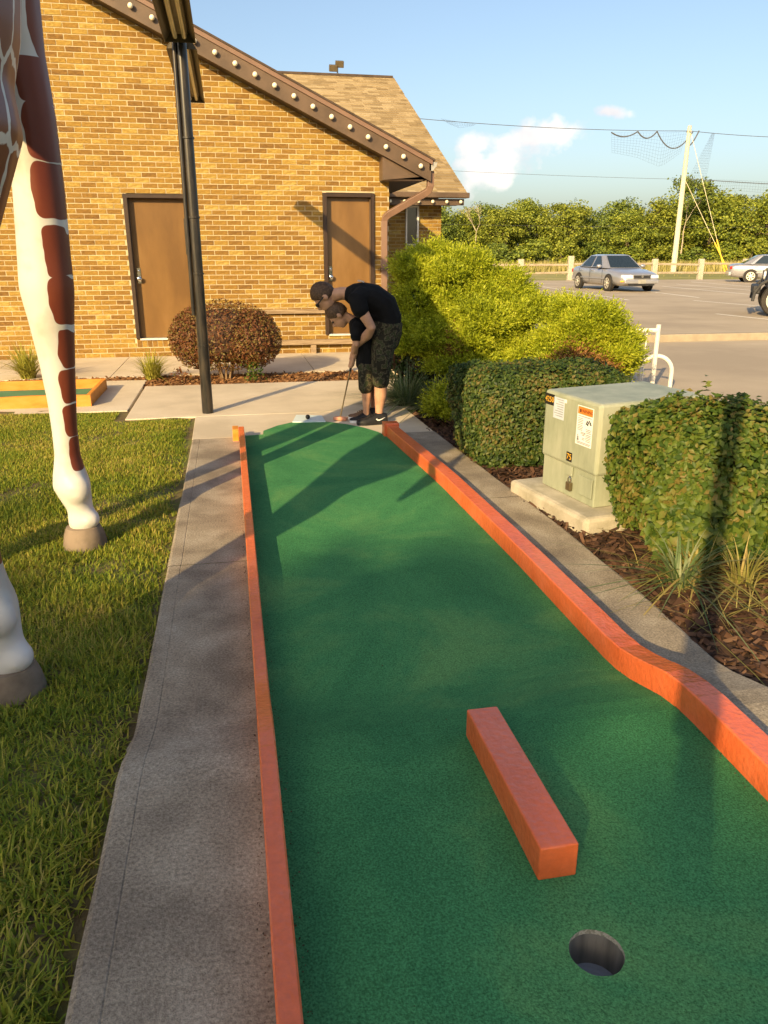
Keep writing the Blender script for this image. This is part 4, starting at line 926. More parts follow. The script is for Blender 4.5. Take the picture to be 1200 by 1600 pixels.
for x, y, h, n, m, lab, sd2 in T: tuft(x, y, h, n, m, lab, sd2, lean=1.5 if x > 1.6 else .7, w=.012 if y < 4 else .013, rad=.05 if y < 4 else .08)
# soft runners of dry litter on the bed by the hedge
r = np.random.default_rng(77); n = 260; P = np.stack([r.uniform(1.78, 2.9, n), r.uniform(2.5, 3.2, n), np.full(n, -.012)], 1)
V, F = blade_arrays(P, r.uniform(.08, .2, n), .0035, r, lean=2.2, seg=4, curl=1.2); V[:, 2] = np.clip(V[:, 2], -.02, .05)
tag(fast('dry_litter', V, F, 'liriope_dry'), 'dry grass litter strewn on the mulch below the hedge', 'litter', kind='stuff')

# ---------------------------------------------------------------- green transformer cabinet on its pad
ang = R(9.6); ux = Vector((math.cos(ang), math.sin(ang), 0)); uy = Vector((-math.sin(ang), math.cos(ang), 0)); Bc = Vector((1.913, 3.772, 0)); UZ = Vector((0, 0, 1))
def TP(a, b, z): return Bc + ux * a + uy * b + UZ * z
pad = MB(); pp = [TP(-.13, -.13, -.05), TP(.95, -.13, -.05), TP(.95, .70, -.05), TP(-.13, .70, -.05)]
pad.prism(pp, (0, 0, .122)); tag(pad.build('concrete_pad', 'concrete_pad', bevel=.025), 'thick concrete pad under the green utility cabinet', 'pad')
tb = thing('transformer_cabinet', TP(.36, .28, .074), 'pale green electrical cabinet with warning labels on a concrete pad', 'cabinet')
def tbox(a0, a1, b0, b1, z0, z1): 
    m_ = MB(); m_.prism([TP(a0, b0, z0), TP(a1, b0, z0), TP(a1, b1, z0), TP(a0, b1, z0)], (0, 0, z1 - z0)); return m_
tbox(.012, .70, .012, .545, .074, .262).build('base', 'cabinet', tb, bevel=.006)
hood = MB(); zt = .672
hood.add([TP(0, 0, .258), TP(.715, 0, .258), TP(.715, .558, .258), TP(0, .558, .258), TP(0, 0, zt - .012), TP(.715, 0, zt - .002), TP(.715, .558, zt - .002), TP(0, .558, zt - .012)], [(0, 1, 2, 3), (4, 5, 6, 7), (0, 1, 5, 4), (1, 2, 6, 5), (2, 3, 7, 6), (3, 0, 4, 7)])
hd = hood.build('hood', 'cabinet', tb, bevel=.018)
tbox(-.004, .003, .215, .285, .205, .262).build('hasp', 'cabinet', tb, bevel=.002)
pl = tbox(-.014, .008, .215, .258, .118, .168).build('padlock', 'brass', tb, bevel=.004)
MB().tube([TP(-.003, .223, .166), TP(-.003, .223, .19), TP(-.003, .236, .203), TP(-.003, .25, .19), TP(-.003, .25, .166)], .0035, 6).build('shackle', 'chrome', pl)
tbox(-.003, .004, .02, .145, .125, .235).build('side_plate', 'cabinet', tb, bevel=.002)
face = lambda b, z, o=-.0015: TP(o, b, z)
RX = -uy
def decal(name, b0, b1, z0, z1, m, parent, o=0.0012, rnd=.0):
    d = MB(); d.prism([face(b0, z0, 0), face(b1, z0, 0), face(b1, z1, 0), face(b0, z1, 0)], -ux * o); return d.build(name, m, parent)
W_ = decal('warning_label', .062, .212, .405, .625, 'decal_white', hd)
decal('header', .068, .206, .578, .620, 'decal_orange', W_, .0018)
text_part('header_text', 'WARNING', 'decal_black', W_, face(.128, .598, -.0022), RX, UZ, .026, .0003)
tri_ = MB(); tri_.prism([face(.190, .589, -.0018), face(.176, .589, -.0018), face(.183, .609, -.0018)], -ux * .0006); tri_.build('warning_triangle', 'decal_black', W_)
for i, (b0, b1, z) in enumerate([(.075, .20, .566), (.155, .20, .553), (.15, .20, .544), (.153, .20, .535), (.152, .20, .526), (.155, .20, .515), (.15, .20, .506), (.152, .2, .497), (.155, .2, .488), (.07, .12, .500), (.075, .12, .491), (.07, .12, .482), (.072, .12, .470), (.07, .118, .461), (.07, .12, .452), (.075, .12, .443), (.07, .115, .434), (.07, .2, .420), (.075, .198, .413), (.128, .152, .462), (.126, .15, .446), (.126, .152, .438)]):
    decal('text_line', b0, b1, z, z + .0035, 'decal_grey', W_, .0016)
text_part('stop_text', 'STOP', 'decal_black', W_, face(.143, .474, -.0022), RX, UZ, .018, .0003)
pic = MB()
for a0, b0, z0 in [(0, .102, .537), (0, .112, .543), (0, .094, .548), (0, .107, .527), (0, .118, .531), (0, .083, .540), (0, .078, .532)]: pic.prism([face(b0 - .008, z0, -.0013), face(b0 + .007, z0 - .004, -.0013), face(b0 + .004, z0 + .010, -.0013), face(b0 - .003, z0 + .006, -.0013)], -ux * .0005)
pic.build('shock_pictogram', 'decal_black', W_)
p2 = MB()
for b0, z0, s in [(.190, .428, .010), (.190, .443, .007), (.193, .455, .004)]: p2.prism([face(b0 - s, z0, -.0013), face(b0 + s, z0, -.0013), face(b0 + s * .7, z0 + s * 1.4, -.0013), face(b0 - s * .7, z0 + s * 1.4, -.0013)], -ux * .0005)
p2.build('hand_pictogram', 'decal_grey', W_)
L2 = decal('notice_label', .345, .455, .508, .632, 'decal_blue', hd)
for z in np.linspace(.525, .62, 8): decal('text_line', .355, .355 + random.uniform(.05, .09), z, z + .003, 'decal_grey', L2, .0016)
decal('small_sticker', .325, .347, .612, .632, 'decal_white', hd)
N1 = decal('number_plate', .452, .552, .575, .640, 'decal_black', hd)
text_part('number', '4250', 'decal_yellow', N1, face(.502, .607, -.0022), RX, UZ, .046, .0004)
N2 = decal('number_plate', .232, .288, .285, .340, 'decal_black', hd)
text_part('number', '75', 'decal_yellow', N2, face(.26, .312, -.0022), RX, UZ, .05, .0004)

# ---------------------------------------------------------------- white pipe rack
rk = thing('bike_rack', (4.66, 8.02, 0), 'white pipe bike rack with thin bars and a hoop on the plaza', 'bike rack')
d = Vector((-.97, .24, 0)); p0 = Vector((4.665, 8.02, -.016))
def pipe(name, pts, r_): return MB().tube(pts, r_, 12).build(name, 'white_metal', rk, smooth=True)
pipe('post', [p0, p0 + UZ * .70], .026); pipe('post', [p0 + d * 1.6, p0 + d * 1.6 + UZ * .70], .026)
pipe('top_rail', [p0 + UZ * .635, p0 + d * 1.6 + UZ * .635], .026); pipe('bottom_rail', [p0 + d * .2 + UZ * .035, p0 + d * 1.6 + UZ * .035], .022)
for i in range(12): pipe('bar', [p0 + d * (.12 + .118 * i) + UZ * .03, p0 + d * (.12 + .118 * i) + UZ * .62], .008)
hd_ = Vector((.80, -.55, 0)); cpt = p0 + Vector((.03, 0, 0))
pipe('hoop', [cpt - hd_ * .17 + UZ * 0] + [cpt - hd_ * .17 * math.cos(t) + UZ * (.19 + .165 * math.sin(t)) for t in np.linspace(0, math.pi, 14)] + [cpt + hd_ * .17], .024)
# ---------------------------------------------------------------- giraffe statue
gf = thing('giraffe_statue', (-1.15, 3.25, 0), 'huge painted giraffe statue, its white and rust-brown legs standing on the grass', 'statue')
LG = [(.10, .0, .074), (.18, -.002, .064), (.25, -.016, .080), (.317, -.03, .094), (.38, -.032, .080), (.46, -.03, .064), (.60, -.028, .062), (.75, -.022, .070), (.91, -.02, .082), (1.10, -.02, .102), (1.27, -.022, .124), (1.41, -.015, .119), (1.69, .0, .112), (2.0, .0, .112), (2.23, -.02, .12)]
chains = []
for x0, sgn in ((-.82, 1), (-1.48, -1)):
    y0 = 3.99 if sgn > 0 else 3.55
    P = [(x0 + dx * sgn, y0, z) for z, dx, r_ in LG] + [(x0 - .08 * sgn, y0 - .02, 2.55), (x0 - .2 * sgn, y0 - .05, 2.9)]
    rr = [r_ for _, _, r_ in LG] + [.2, .28]
    chains.append((P, rr, [q * (1.06 if i < 12 else 1.2) for i, q in enumerate(rr)], (0, 1, 0)))
    y0 = 2.53 if sgn > 0 else 1.65; top = [(1.45, .0, .135, .17), (1.6, .01, .185, .28), (1.75, .01, .245, .40), (1.88, .0, .24, .44), (2.02, .0, .28, .48), (2.2, -.01, .33, .52), (2.5, -.10, .36, .52)]
    P = [(x0 + dx * sgn, y0 + (.10 if 1.0 < z < 1.4 else 0) * 0, z) for z, dx, r_ in LG[:11]] + [(x0 + dx * sgn, y0 + .06, z) for z, dx, _, _ in top]
    chains.append((P, [r_ for _, _, r_ in LG[:11]] + [t[2] for t in top], [r_ * 1.06 for _, _, r_ in LG[:11]] + [t[3] for t in top], (0, 1, 0)))
cx = -1.15
chains.append(([(cx, 1.75, 2.36), (cx, 2.2, 2.44), (cx, 3.1, 2.60), (cx, 3.9, 2.82), (cx, 4.25, 3.0)], [.28, .36, .36, .40, .34], [.30, .42, .42, .40, .32], (1, 0, 0)))
chains.append(([(cx, 4.0, 3.1), (cx, 4.35, 3.5), (cx, 4.65, 4.0), (cx, 4.9, 4.5), (cx, 5.1, 4.95)], [.40, .30, .23, .19, .16], [.30, .22, .17, .14, .13], (1, 0, 0)))
chains.append(([(cx, 5.05, 5.02), (cx, 5.3, 4.98), (cx, 5.55, 4.86)], [.15, .12, .09], [.14, .11, .08], (1, 0, 0)))
chains.append(([(cx, 1.5, 2.5), (cx, 1.34, 2.3), (cx, 1.30, 1.9)], [.05, .035, .03], [.05, .035, .03], (1, 0, 0)))
gb_ = []
for x0, y0 in ((-.82, 3.99), (-.82, 2.53), (-1.48, 3.55), (-1.48, 1.65)): gb_ += [((x0 + .035, y0 - .02, .125), (.062, .062, .05), None), ((x0 + .005, y0 - .06, .30), (.07, .06, .075), None), ((x0 - .075, y0, .315), (.045, .06, .07), None)]
organic('body', chains, .017, 'giraffe_paint', gf, gb_, smooth=6, local=False)
for x0, y0 in ((-.82, 3.99), (-.82, 2.53), (-1.48, 3.55), (-1.48, 1.65)):
        h = MB(); h.lathe((x0, y0, -.05), [(.112, 0), (.108, .05), (.098, .10), (.084, .135), (.06, .14)], 22); q = h.build('hoof', 'hoof', gf, smooth=True)
for sgn in (1, -1):
    MB().tube([(cx + sgn * .06, 5.06, 5.12), (cx + sgn * .075, 5.05, 5.26), (cx + sgn * .075, 5.05, 5.29)], [.03, .028, .04], 8).build('horn', 'hoof', gf)
    MB().tube([(cx + sgn * .12, 5.02, 5.06), (cx + sgn * .22, 4.98, 5.1), (cx + sgn * .30, 4.96, 5.06)], [.03, .05, .01], 8).build('ear', 'white', gf)
    MB().ball((cx + sgn * .125, 5.2, 5.05), .03).build('eye', 'rubber_black', gf, smooth=True)
MB().tube([(cx, 1.30, 1.92), (cx, 1.29, 1.7), (cx, 1.30, 1.5)], [.035, .06, .02], 8).build('tail_tip', 'hoof', gf)

# ---------------------------------------------------------------- the two players (local frame: +x to the viewer's right)
PB = Vector((1.252, 6.735, 0)); CX, CY = Vector((math.cos(YAW), math.sin(YAW), 0)), Vector((-math.sin(YAW), math.cos(YAW), 0))
LATY = (0, 1, 0)
def person(ox, label):
    e = thing('person', PB + CX * ox, label, 'person', rz=YAW); e['ox'] = ox; return e
def sh(pts, ox): return [(p[0] - ox, p[1], p[2]) for p in pts]
def head_parts(e, c, U, Fw, hh, hd, hw, shades, fused):
    """returns balls for the skull, face; builds hair, ears, glasses"""
    U, Fw = Vector(U).normalized(), Vector(Fw).normalized(); Lt = Vector((0, 1, 0)); c = Vector(c)
    M = Matrix((Fw, Lt, U)).transposed()
    fused += [(c + U * hh * .18 - Fw * hd * .08, (hd * .98, hw, hh * .84), M), (c - U * hh * .32 + Fw * hd * .22, (hd * .70, hw * .80, hh * .66), M),
              (c - U * hh * .72 + Fw * hd * .40, (hd * .42, hw * .5, hh * .26), M), (c + Fw * hd * 1.02 - U * hh * .22, (hd * .20, hw * .16, hh * .20), M),
              (c + Fw * hd * .86 + U * hh * .10, (hd * .12, hw * .62, hh * .08), M), (c + Fw * hd * .88 - U * hh * .52, (hd * .10, hw * .30, hh * .06), M)]
    for s in (-1, 1): fused.append((c + Lt * s * hw * 1.0 - Fw * hd * .08 - U * hh * .08, (hd * .22, hw * .16, hh * .26), M))
    hb = MB(); 
    v = []; f = []; nu, nv = 26, 14
    for i in range(nv + 1):
        ph = math.pi * .5 * i / nv * 1.18
        for j in range(nu):
            q = 2 * math.pi * j / nu; fr = math.cos(q)
            lim = 1.0 if fr < .2 else 1 - .34 * (fr - .2) / .8
            a = ph * lim * (1.16 if fr < -.1 else 1.0)
            rr = 1.045 + .02 * math.sin(j * 5.3 + i * 3.1)
            if i == nv: rr = .97
            v.append(c + U * hh * .16 - Fw * hd * .06 + Fw * hd * 1.02 * rr * math.sin(a) * fr + Lt * hw * 1.03 * rr * math.sin(a) * math.sin(q) + U * hh * .92 * rr * math.cos(a))
    for i in range(nv):
        for j in range(nu): f.append((i * nu + j, (i + 1) * nu + j, (i + 1) * nu + (j + 1) % nu, i * nu + (j + 1) % nu))
    hb.add(v, f); hb.build('hair', 'hair', e, smooth=True, local=True)
    ey = MB()
    for s in (-1, 1): ey.ball(c + Fw * hd * .88 + U * hh * .0 + Lt * s * hw * .42, (hd * .10, hw * .14, hh * .07), 8, 6, M)
    ey.build('eyes', 'rubber_black', e, smooth=True, local=True)
    if shades:
        g = MB()
        for s in (-1, 1):
            g.ball(c + Fw * hd * .97 + U * hh * .0 + Lt * s * hw * .46, (.010, hw * .40, hh * .17), 12, 8, M)
            g.tube([c + Fw * hd * .93 + U * hh * .04 + Lt * s * hw * .84, c + Fw * hd * .3 + U * hh * .03 + Lt * s * hw * 1.04, c - Fw * hd * .1 + U * hh * .02 + Lt * s * hw * 1.06], .0055, 6)
        g.build('sunglasses', 'rubber_black', e, smooth=True, local=True)
def hand(chs, wrist, grip, axis, side, sc):
    """palm beside the grip, four fingers of unequal length curled round it, thumb along it"""
    a = Vector(axis).normalized(); g = Vector(grip); w_ = Vector(wrist)
    n0 = Vector((0, side, 0)); n0 = (n0 - a * n0.dot(a)).normalized(); n1 = a.cross(n0).normalized()
    if n1.x > 0: n1 = -n1                                               # towards the viewer's left (knuckles)
    pc = g + n0 * .026 * sc - n1 * .008
    chs.append(([w_, (w_ + pc) / 2 + n0 * .006, pc], [.023 * sc, .026 * sc, .024 * sc], [.023 * sc, .03 * sc, .036 * sc], a))
    for k, ln in enumerate((1.0, 1.1, 1.04, .84)):
        o = a * (k - 1.5) * .0195 * sc; pts = []
        for t in np.linspace(-.5, 2.6 * ln, 6): pts.append(g + o + n0 * .027 * sc * math.cos(t) + n1 * .027 * sc * math.sin(t))
        chs.append((pts, [.0105 * sc, .0105 * sc, .010 * sc, .0095 * sc, .009 * sc, .008 * sc], [.0105 * sc, .0105 * sc, .010 * sc, .0095 * sc, .009 * sc, .008 * sc], a))
    chs.append(([pc - a * .02 * sc, g - a * .03 * sc + n0 * .024 * sc - n1 * -.018 * sc, g + a * .012 * sc + n0 * .02 * sc + n1 * .016 * sc], [.012 * sc, .011 * sc, .009 * sc], [.012 * sc, .011 * sc, .009 * sc], (1, 0, 0)))

def shoe(e, heel, toe, w, h, m, sole_m, mark=None):
    hv, tv_ = Vector(heel), Vector(toe); d = (tv_ - hv); L = d.length; d.normalize(); s = Vector((-d.y, d.x, 0)); mb = MB(); v = []; f = []
    st = [(0, .42, .92), (.08, .46, 1.0), (.25, .44, 1.12), (.38, .43, 1.0), (.55, .48, .70), (.75, .52, .50), (.92, .42, .42), (1.0, .22, .28)]
    n = 10
    for t, ww, hh in st:
        for j in range(n):
            q = math.pi * j / (n - 1); v.append(hv + d * L * t + s * math.cos(q) * w * ww + Vector((0, 0, .018 + h * hh * math.sin(q) ** .7)))
    for i in range(len(st) - 1):
        for j in range(n - 1): f.append((i * n + j, i * n + j + 1, (i + 1) * n + j + 1, (i + 1) * n + j))
    f += [tuple(range(n)), tuple(range((len(st) - 1) * n, len(st) * n))]
    mb.add(v, f); o = mb.build('shoe', m, e, smooth=True, local=True)
    so = MB(); ring = [hv + d * L * t + s * w * ww * 1.08 for t, ww, _ in st] + [hv + d * L * t - s * w * ww * 1.08 for t, ww, _ in reversed(st)]
    so.prism([p + Vector((0, 0, .001)) for p in ring], (0, 0, .022)); so.build('sole', sole_m, o, local=True)
    if mark:
        nrm = -s if s.y > 0 else s; k = MB(); b0 = hv + d * L * .42 + nrm * w * .505 + Vector((0, 0, .030))
        P = [(0, .022), (.012, .010), (.03, .008), (.055, .018), (.085, .036), (.055, .024), (.03, .018), (.016, .020), (.008, .030)]
        k.prism([b0 + d * (-.085 + (.085 - a)) * 1.0 + Vector((0, 0, b)) + nrm * (.004 - .10 * b) for a, b in P], nrm * .003); k.build('logo', 'white', o, local=True)
    la = MB()
    for t in (.40, .48, .56): la.tube([hv + d * L * t + s * w * .28 + Vector((0, 0, .018 + h * (1.0 - (t - .38) * 1.55))), hv + d * L * (t + .03) + Vector((0, 0, .022 + h * (1.04 - (t - .36) * 1.6))), hv + d * L * t - s * w * .28 + Vector((0, 0, .018 + h * (1.0 - (t - .38) * 1.55)))], .004, 5)
    la.build('laces', m, o, local=True)
    return o

GA = Vector((-.24, 0, -.97)).normalized(); GT = Vector((-.198, -.005, .655))           # putter axis and grip top (player frame)
# adult
ad = person(0.0, 'adult in black t-shirt, sunglasses and camouflage shorts bending over the child')
chs = []; bls = []
chs.append(([(.07, 0, .76), (.08, 0, .88), (.045, 0, .985), (-.05, 0, 1.055), (-.16, 0, 1.085), (-.24, 0, 1.095)], [.10, .10, .105, .11, .10, .07], [.135, .135, .15, .175, .165, .10], LATY))
chs.append(([(-.22, 0, 1.10), (-.31, 0, 1.105), (-.385, 0, 1.09)], [.058, .054, .056], [.06, .056, .056], LATY))
for s, wr in ((-1, (-.188, -.075, .668)), (1, (-.21, .07, .70))):
    w3 = Vector(wr); el = Vector((-.055, s * .235, .838)) if s < 0 else Vector((-.08, s * .22, .86))
    chs.append(([(-.185, s * .165, 1.085), (-.165, s * .20, 1.03), (-.115, s * .225, .94), tuple(el), tuple(el.lerp(w3, .35) + Vector((.012, 0, -.004))), tuple(el.lerp(w3, .75)), wr], [.062, .058, .048, .040, .044, .033, .026], [.062, .056, .046, .040, .041, .031, .024], LATY))
hand(chs, (-.188, -.075, .668), GT + GA * .085, GA, -1, 1.0); hand(chs, (-.21, .07, .70), GT + GA * .02, GA, 1, 1.0)
for s, dx in ((-1, 0), (1, -.045)):
    chs.append(([(.06 + dx * .4, s * .09, .76), (.03 + dx * .7, s * .12, .58), (.012 + dx, s * .135, .42), (.022 + dx, s * .135, .33), (.018 + dx, s * .135, .24), (.008 + dx, s * .135, .13), (.006 + dx, s * .135, .055)], [.075, .075, .058, .058, .054, .036, .034], [.075, .075, .058, .057, .052, .036, .034], LATY))
HC = (-.462, 0, 1.078)
head_parts(ad, HC, (-.78, 0, .63), (-.63, 0, -.78), .122, .100, .078, True, bls)
organic('body', chs, .0075, 'skin', ad, bls, smooth=3)
# shirt: trunk and two sleeves, hem and cuffs open out past the body
tch = [([(.075, 0, .83), (.082, 0, .90), (.045, 0, .995), (-.05, 0, 1.06), (-.15, 0, 1.086), (-.225, 0, 1.095), (-.262, 0, 1.10)], [.125, .124, .128, .128, .116, .092, .066], [.172, .168, .178, .195, .19, .14, .078], LATY)]
for s in (-1, 1): tch.append(([(-.13, s * .12, 1.085), (-.175, s * .185, 1.06), (-.155, s * .215, 1.0), (-.138, s * .225, .965)], [.09, .082, .074, .070], [.085, .076, .070, .068], LATY))
tch.append(([(.02, 0, .93), (-.06, 0, .93), (-.09, 0, .90)], [.09, .06, .03], [.15, .13, .10], LATY))
organic('t_shirt', tch, .009, 'shirt', ad, smooth=3)
pr = MB(); 
for i, (dx, dy, a, b) in enumerate([(-.02, -.05, .03, .012), (.0, -.045, .02, .008), (.015, -.06, .014, .02), (-.012, -.02, .025, .01), (.01, -.02, .012, .016), (-.02, .02, .03, .01), (.012, .02, .02, .012)]):
    pr.obox((-.14 + dx, dy, 1.2135 + .0 * dx - abs(dy) * .12 - (dx + .02) * .16), (a * .5, 0, -.001), (0, b * .7, 0), (0, 0, .0025))
pr.build('back_print', 'print_grey', ad, local=True)
sch = [([(.078, 0, .86), (.07, 0, .78), (.06, 0, .68)], [.135, .138, .12], [.175, .185, .17], LATY)]
for s, dx in ((-1, 0), (1, -.045)): sch.append(([(.055 + dx * .4, s * .085, .74), (.035 + dx * .7, s * .115, .60), (.022 + dx, s * .132, .46), (.022 + dx, s * .135, .375), (.022 + dx, s * .135, .352)], [.112, .098, .082, .076, .074], [.108, .10, .086, .082, .08], LATY))
organic('shorts', sch, .010, 'camo', ad, smooth=2)
for s, dx in ((-1, 0), (1, -.045)):
    q = [(.10 + dx, s * .20, .56), (.03, s * .235, .55)]; pk = MB(); pk.obox((.035 + dx, s * .213, .55), (.05, 0, 0), (0, .016, 0), (0, 0, .06)); pk.build('cargo_pocket', 'camo', ad, local=True, bevel=.012)
shoe(ad, (.072, -.125, 0), (-.185, -.205, 0), .10, .078, 'shoe', 'shoe', True); shoe(ad, (.03, .13, 0), (-.22, .09, 0), .10, .078, 'shoe', 'shoe')
# child
OX = -.11
ch = person(OX, 'child in black shirt and camouflage shorts holding the putter between the adult\'s arms')
chs = []; bls = []; S_ = lambda pts: sh(pts, OX)
chs.append((S_([(-.10, 0, .53), (-.10, 0, .63), (-.13, 0, .74), (-.175, 0, .825), (-.205, 0, .87)]), [.082, .08, .082, .078, .05], [.105, .10, .11, .115, .07], LATY))
chs.append((S_([(-.195, 0, .865), (-.25, 0, .90), (-.29, 0, .915)]), [.044, .038, .04], [.044, .04, .042], LATY))
for s, wr in ((-1, (-.215, -.045, .60)), (1, (-.225, .045, .62))):
    w3 = Vector(wr); el = Vector((-.19, s * .155, .69))
    chs.append((S_([(-.18, s * .105, .83), (-.185, s * .145, .77), tuple(el), tuple(el.lerp(w3, .5)), wr]), [.045, .037, .030, .029, .021], [.042, .036, .030, .028, .020], LATY))
hand(chs, tuple(Vector((-.215, -.045, .60)) - Vector((OX, 0, 0))), GT + GA * .16 - Vector((OX, 0, 0)), GA, -1, .78)
hand(chs, tuple(Vector((-.225, .045, .62)) - Vector((OX, 0, 0))), GT + GA * .13 - Vector((OX, 0, 0)), GA, 1, .78)
for s, dx in ((-1, 0.0), (1, .0)):
    chs.append((S_([(-.10, s * .055, .53), (-.105, s * .07, .42), (-.11, s * .075, .31), (-.104, s * .075, .24), (-.108, s * .075, .12), (-.108, s * .075, .055)]), [.07, .062, .046, .043, .029, .028], [.07, .062, .046, .043, .029, .028], LATY))
head_parts(ch, (-.345 - OX, 0, .925), (-.80, 0, .60), (-.60, 0, -.80), .108, .088, .070, False, bls)
organic('body', chs, .007, 'skin', ch, bls, smooth=3)
tch = [(S_([(-.10, 0, .49), (-.10, 0, .62), (-.13, 0, .735), (-.175, 0, .82), (-.21, 0, .868)]), [.10, .098, .096, .088, .056], [.13, .122, .128, .13, .074], LATY)]
for s in (-1, 1): tch.append((S_([(-.16, s * .08, .83), (-.185, s * .13, .80), (-.188, s * .155, .745)]), [.066, .056, .05], [.06, .052, .048], LATY))
organic('shirt', tch, .009, 'shirt', ch, smooth=3)
sch = [(S_([(-.10, 0, .56), (-.10, 0, .50)]), [.098, .098], [.12, .125], LATY)]
for s in (-1, 1): sch.append((S_([(-.10, s * .055, .50), (-.106, s * .072, .40), (-.11, s * .078, .31), (-.11, s * .078, .296)]), [.082, .074, .066, .065], [.08, .072, .066, .065], LATY))
organic('shorts', sch, .009, 'camo', ch, smooth=2)
shoe(ch, (-.07 - OX, -.07, 0), (-.255 - OX, -.10, 0), .075, .062, 'shoe', 'white'); shoe(ch, (-.075 - OX, .08, 0), (-.275 - OX, .06, 0), .075, .062, 'shoe_brown', 'white')
# putter
pt = thing('putter', PB, 'thin putter held by both players, its coppery head on the ground', 'golf putter', rz=YAW)
MB().tube([GT - GA * .02, GT + GA * .22], [.014, .011], 12).build('grip', 'rubber_black', pt, smooth=True, local=True)
bot = Vector((-.342, -.005, .02)); MB().tube([GT + GA * .215, bot + Vector((0, 0, .02)), bot], [.0065, .006, .006], 8).build('shaft', 'brass', pt, smooth=True, local=True)
MB().obox(bot + Vector((.0, -.01, .0)), (.058, -.02, 0), (.010, .022, 0), (0, 0, .015)).build('head', 'putter_head', pt, bevel=.006, local=True)

# ---------------------------------------------------------------- cars
def wheel_parts(e, x, y, r, side, wtyre=.2, spokes=7):
    t = MB(); t.lathe((x, y, r), [(r * .66, -wtyre / 2), (r * .93, -wtyre / 2), (r, -wtyre * .35), (r, wtyre * .35), (r * .93, wtyre / 2), (r * .66, wtyre / 2)], 26, 'y'); tw = t.build('tyre', 'rubber', e, smooth=True, local=True)
    rm = MB(); yo = y + side * wtyre * .43
    rm.lathe((x, yo, r), [(r * .67, -side * .05), (r * .67, side * .02), (r * .58, side * .02), (r * .56, -side * .03)], 26, 'y', caps=False)
    for i in range(spokes):
        a = 2 * math.pi * i / spokes; dr = Vector((math.cos(a), 0, math.sin(a))); tn = Vector((-math.sin(a), 0, math.cos(a)))
        rm.obox(Vector((x, yo + side * .008, r)) + dr * r * .33, dr * r * .28, tn * r * .085, Vector((0, .012, 0)))
    rm.lathe((x, yo, r), [(r * .15, side * .0), (r * .15, side * .035), (r * .06, side * .04)], 12, 'y'); rm.build('rim', 'alloy', tw, local=True)
    MB().lathe((x, yo - side * .04, r), [(r * .64, 0), (r * .64, side * .01)], 24, 'y').build('brake_disc', 'car_plastic', tw, local=True)
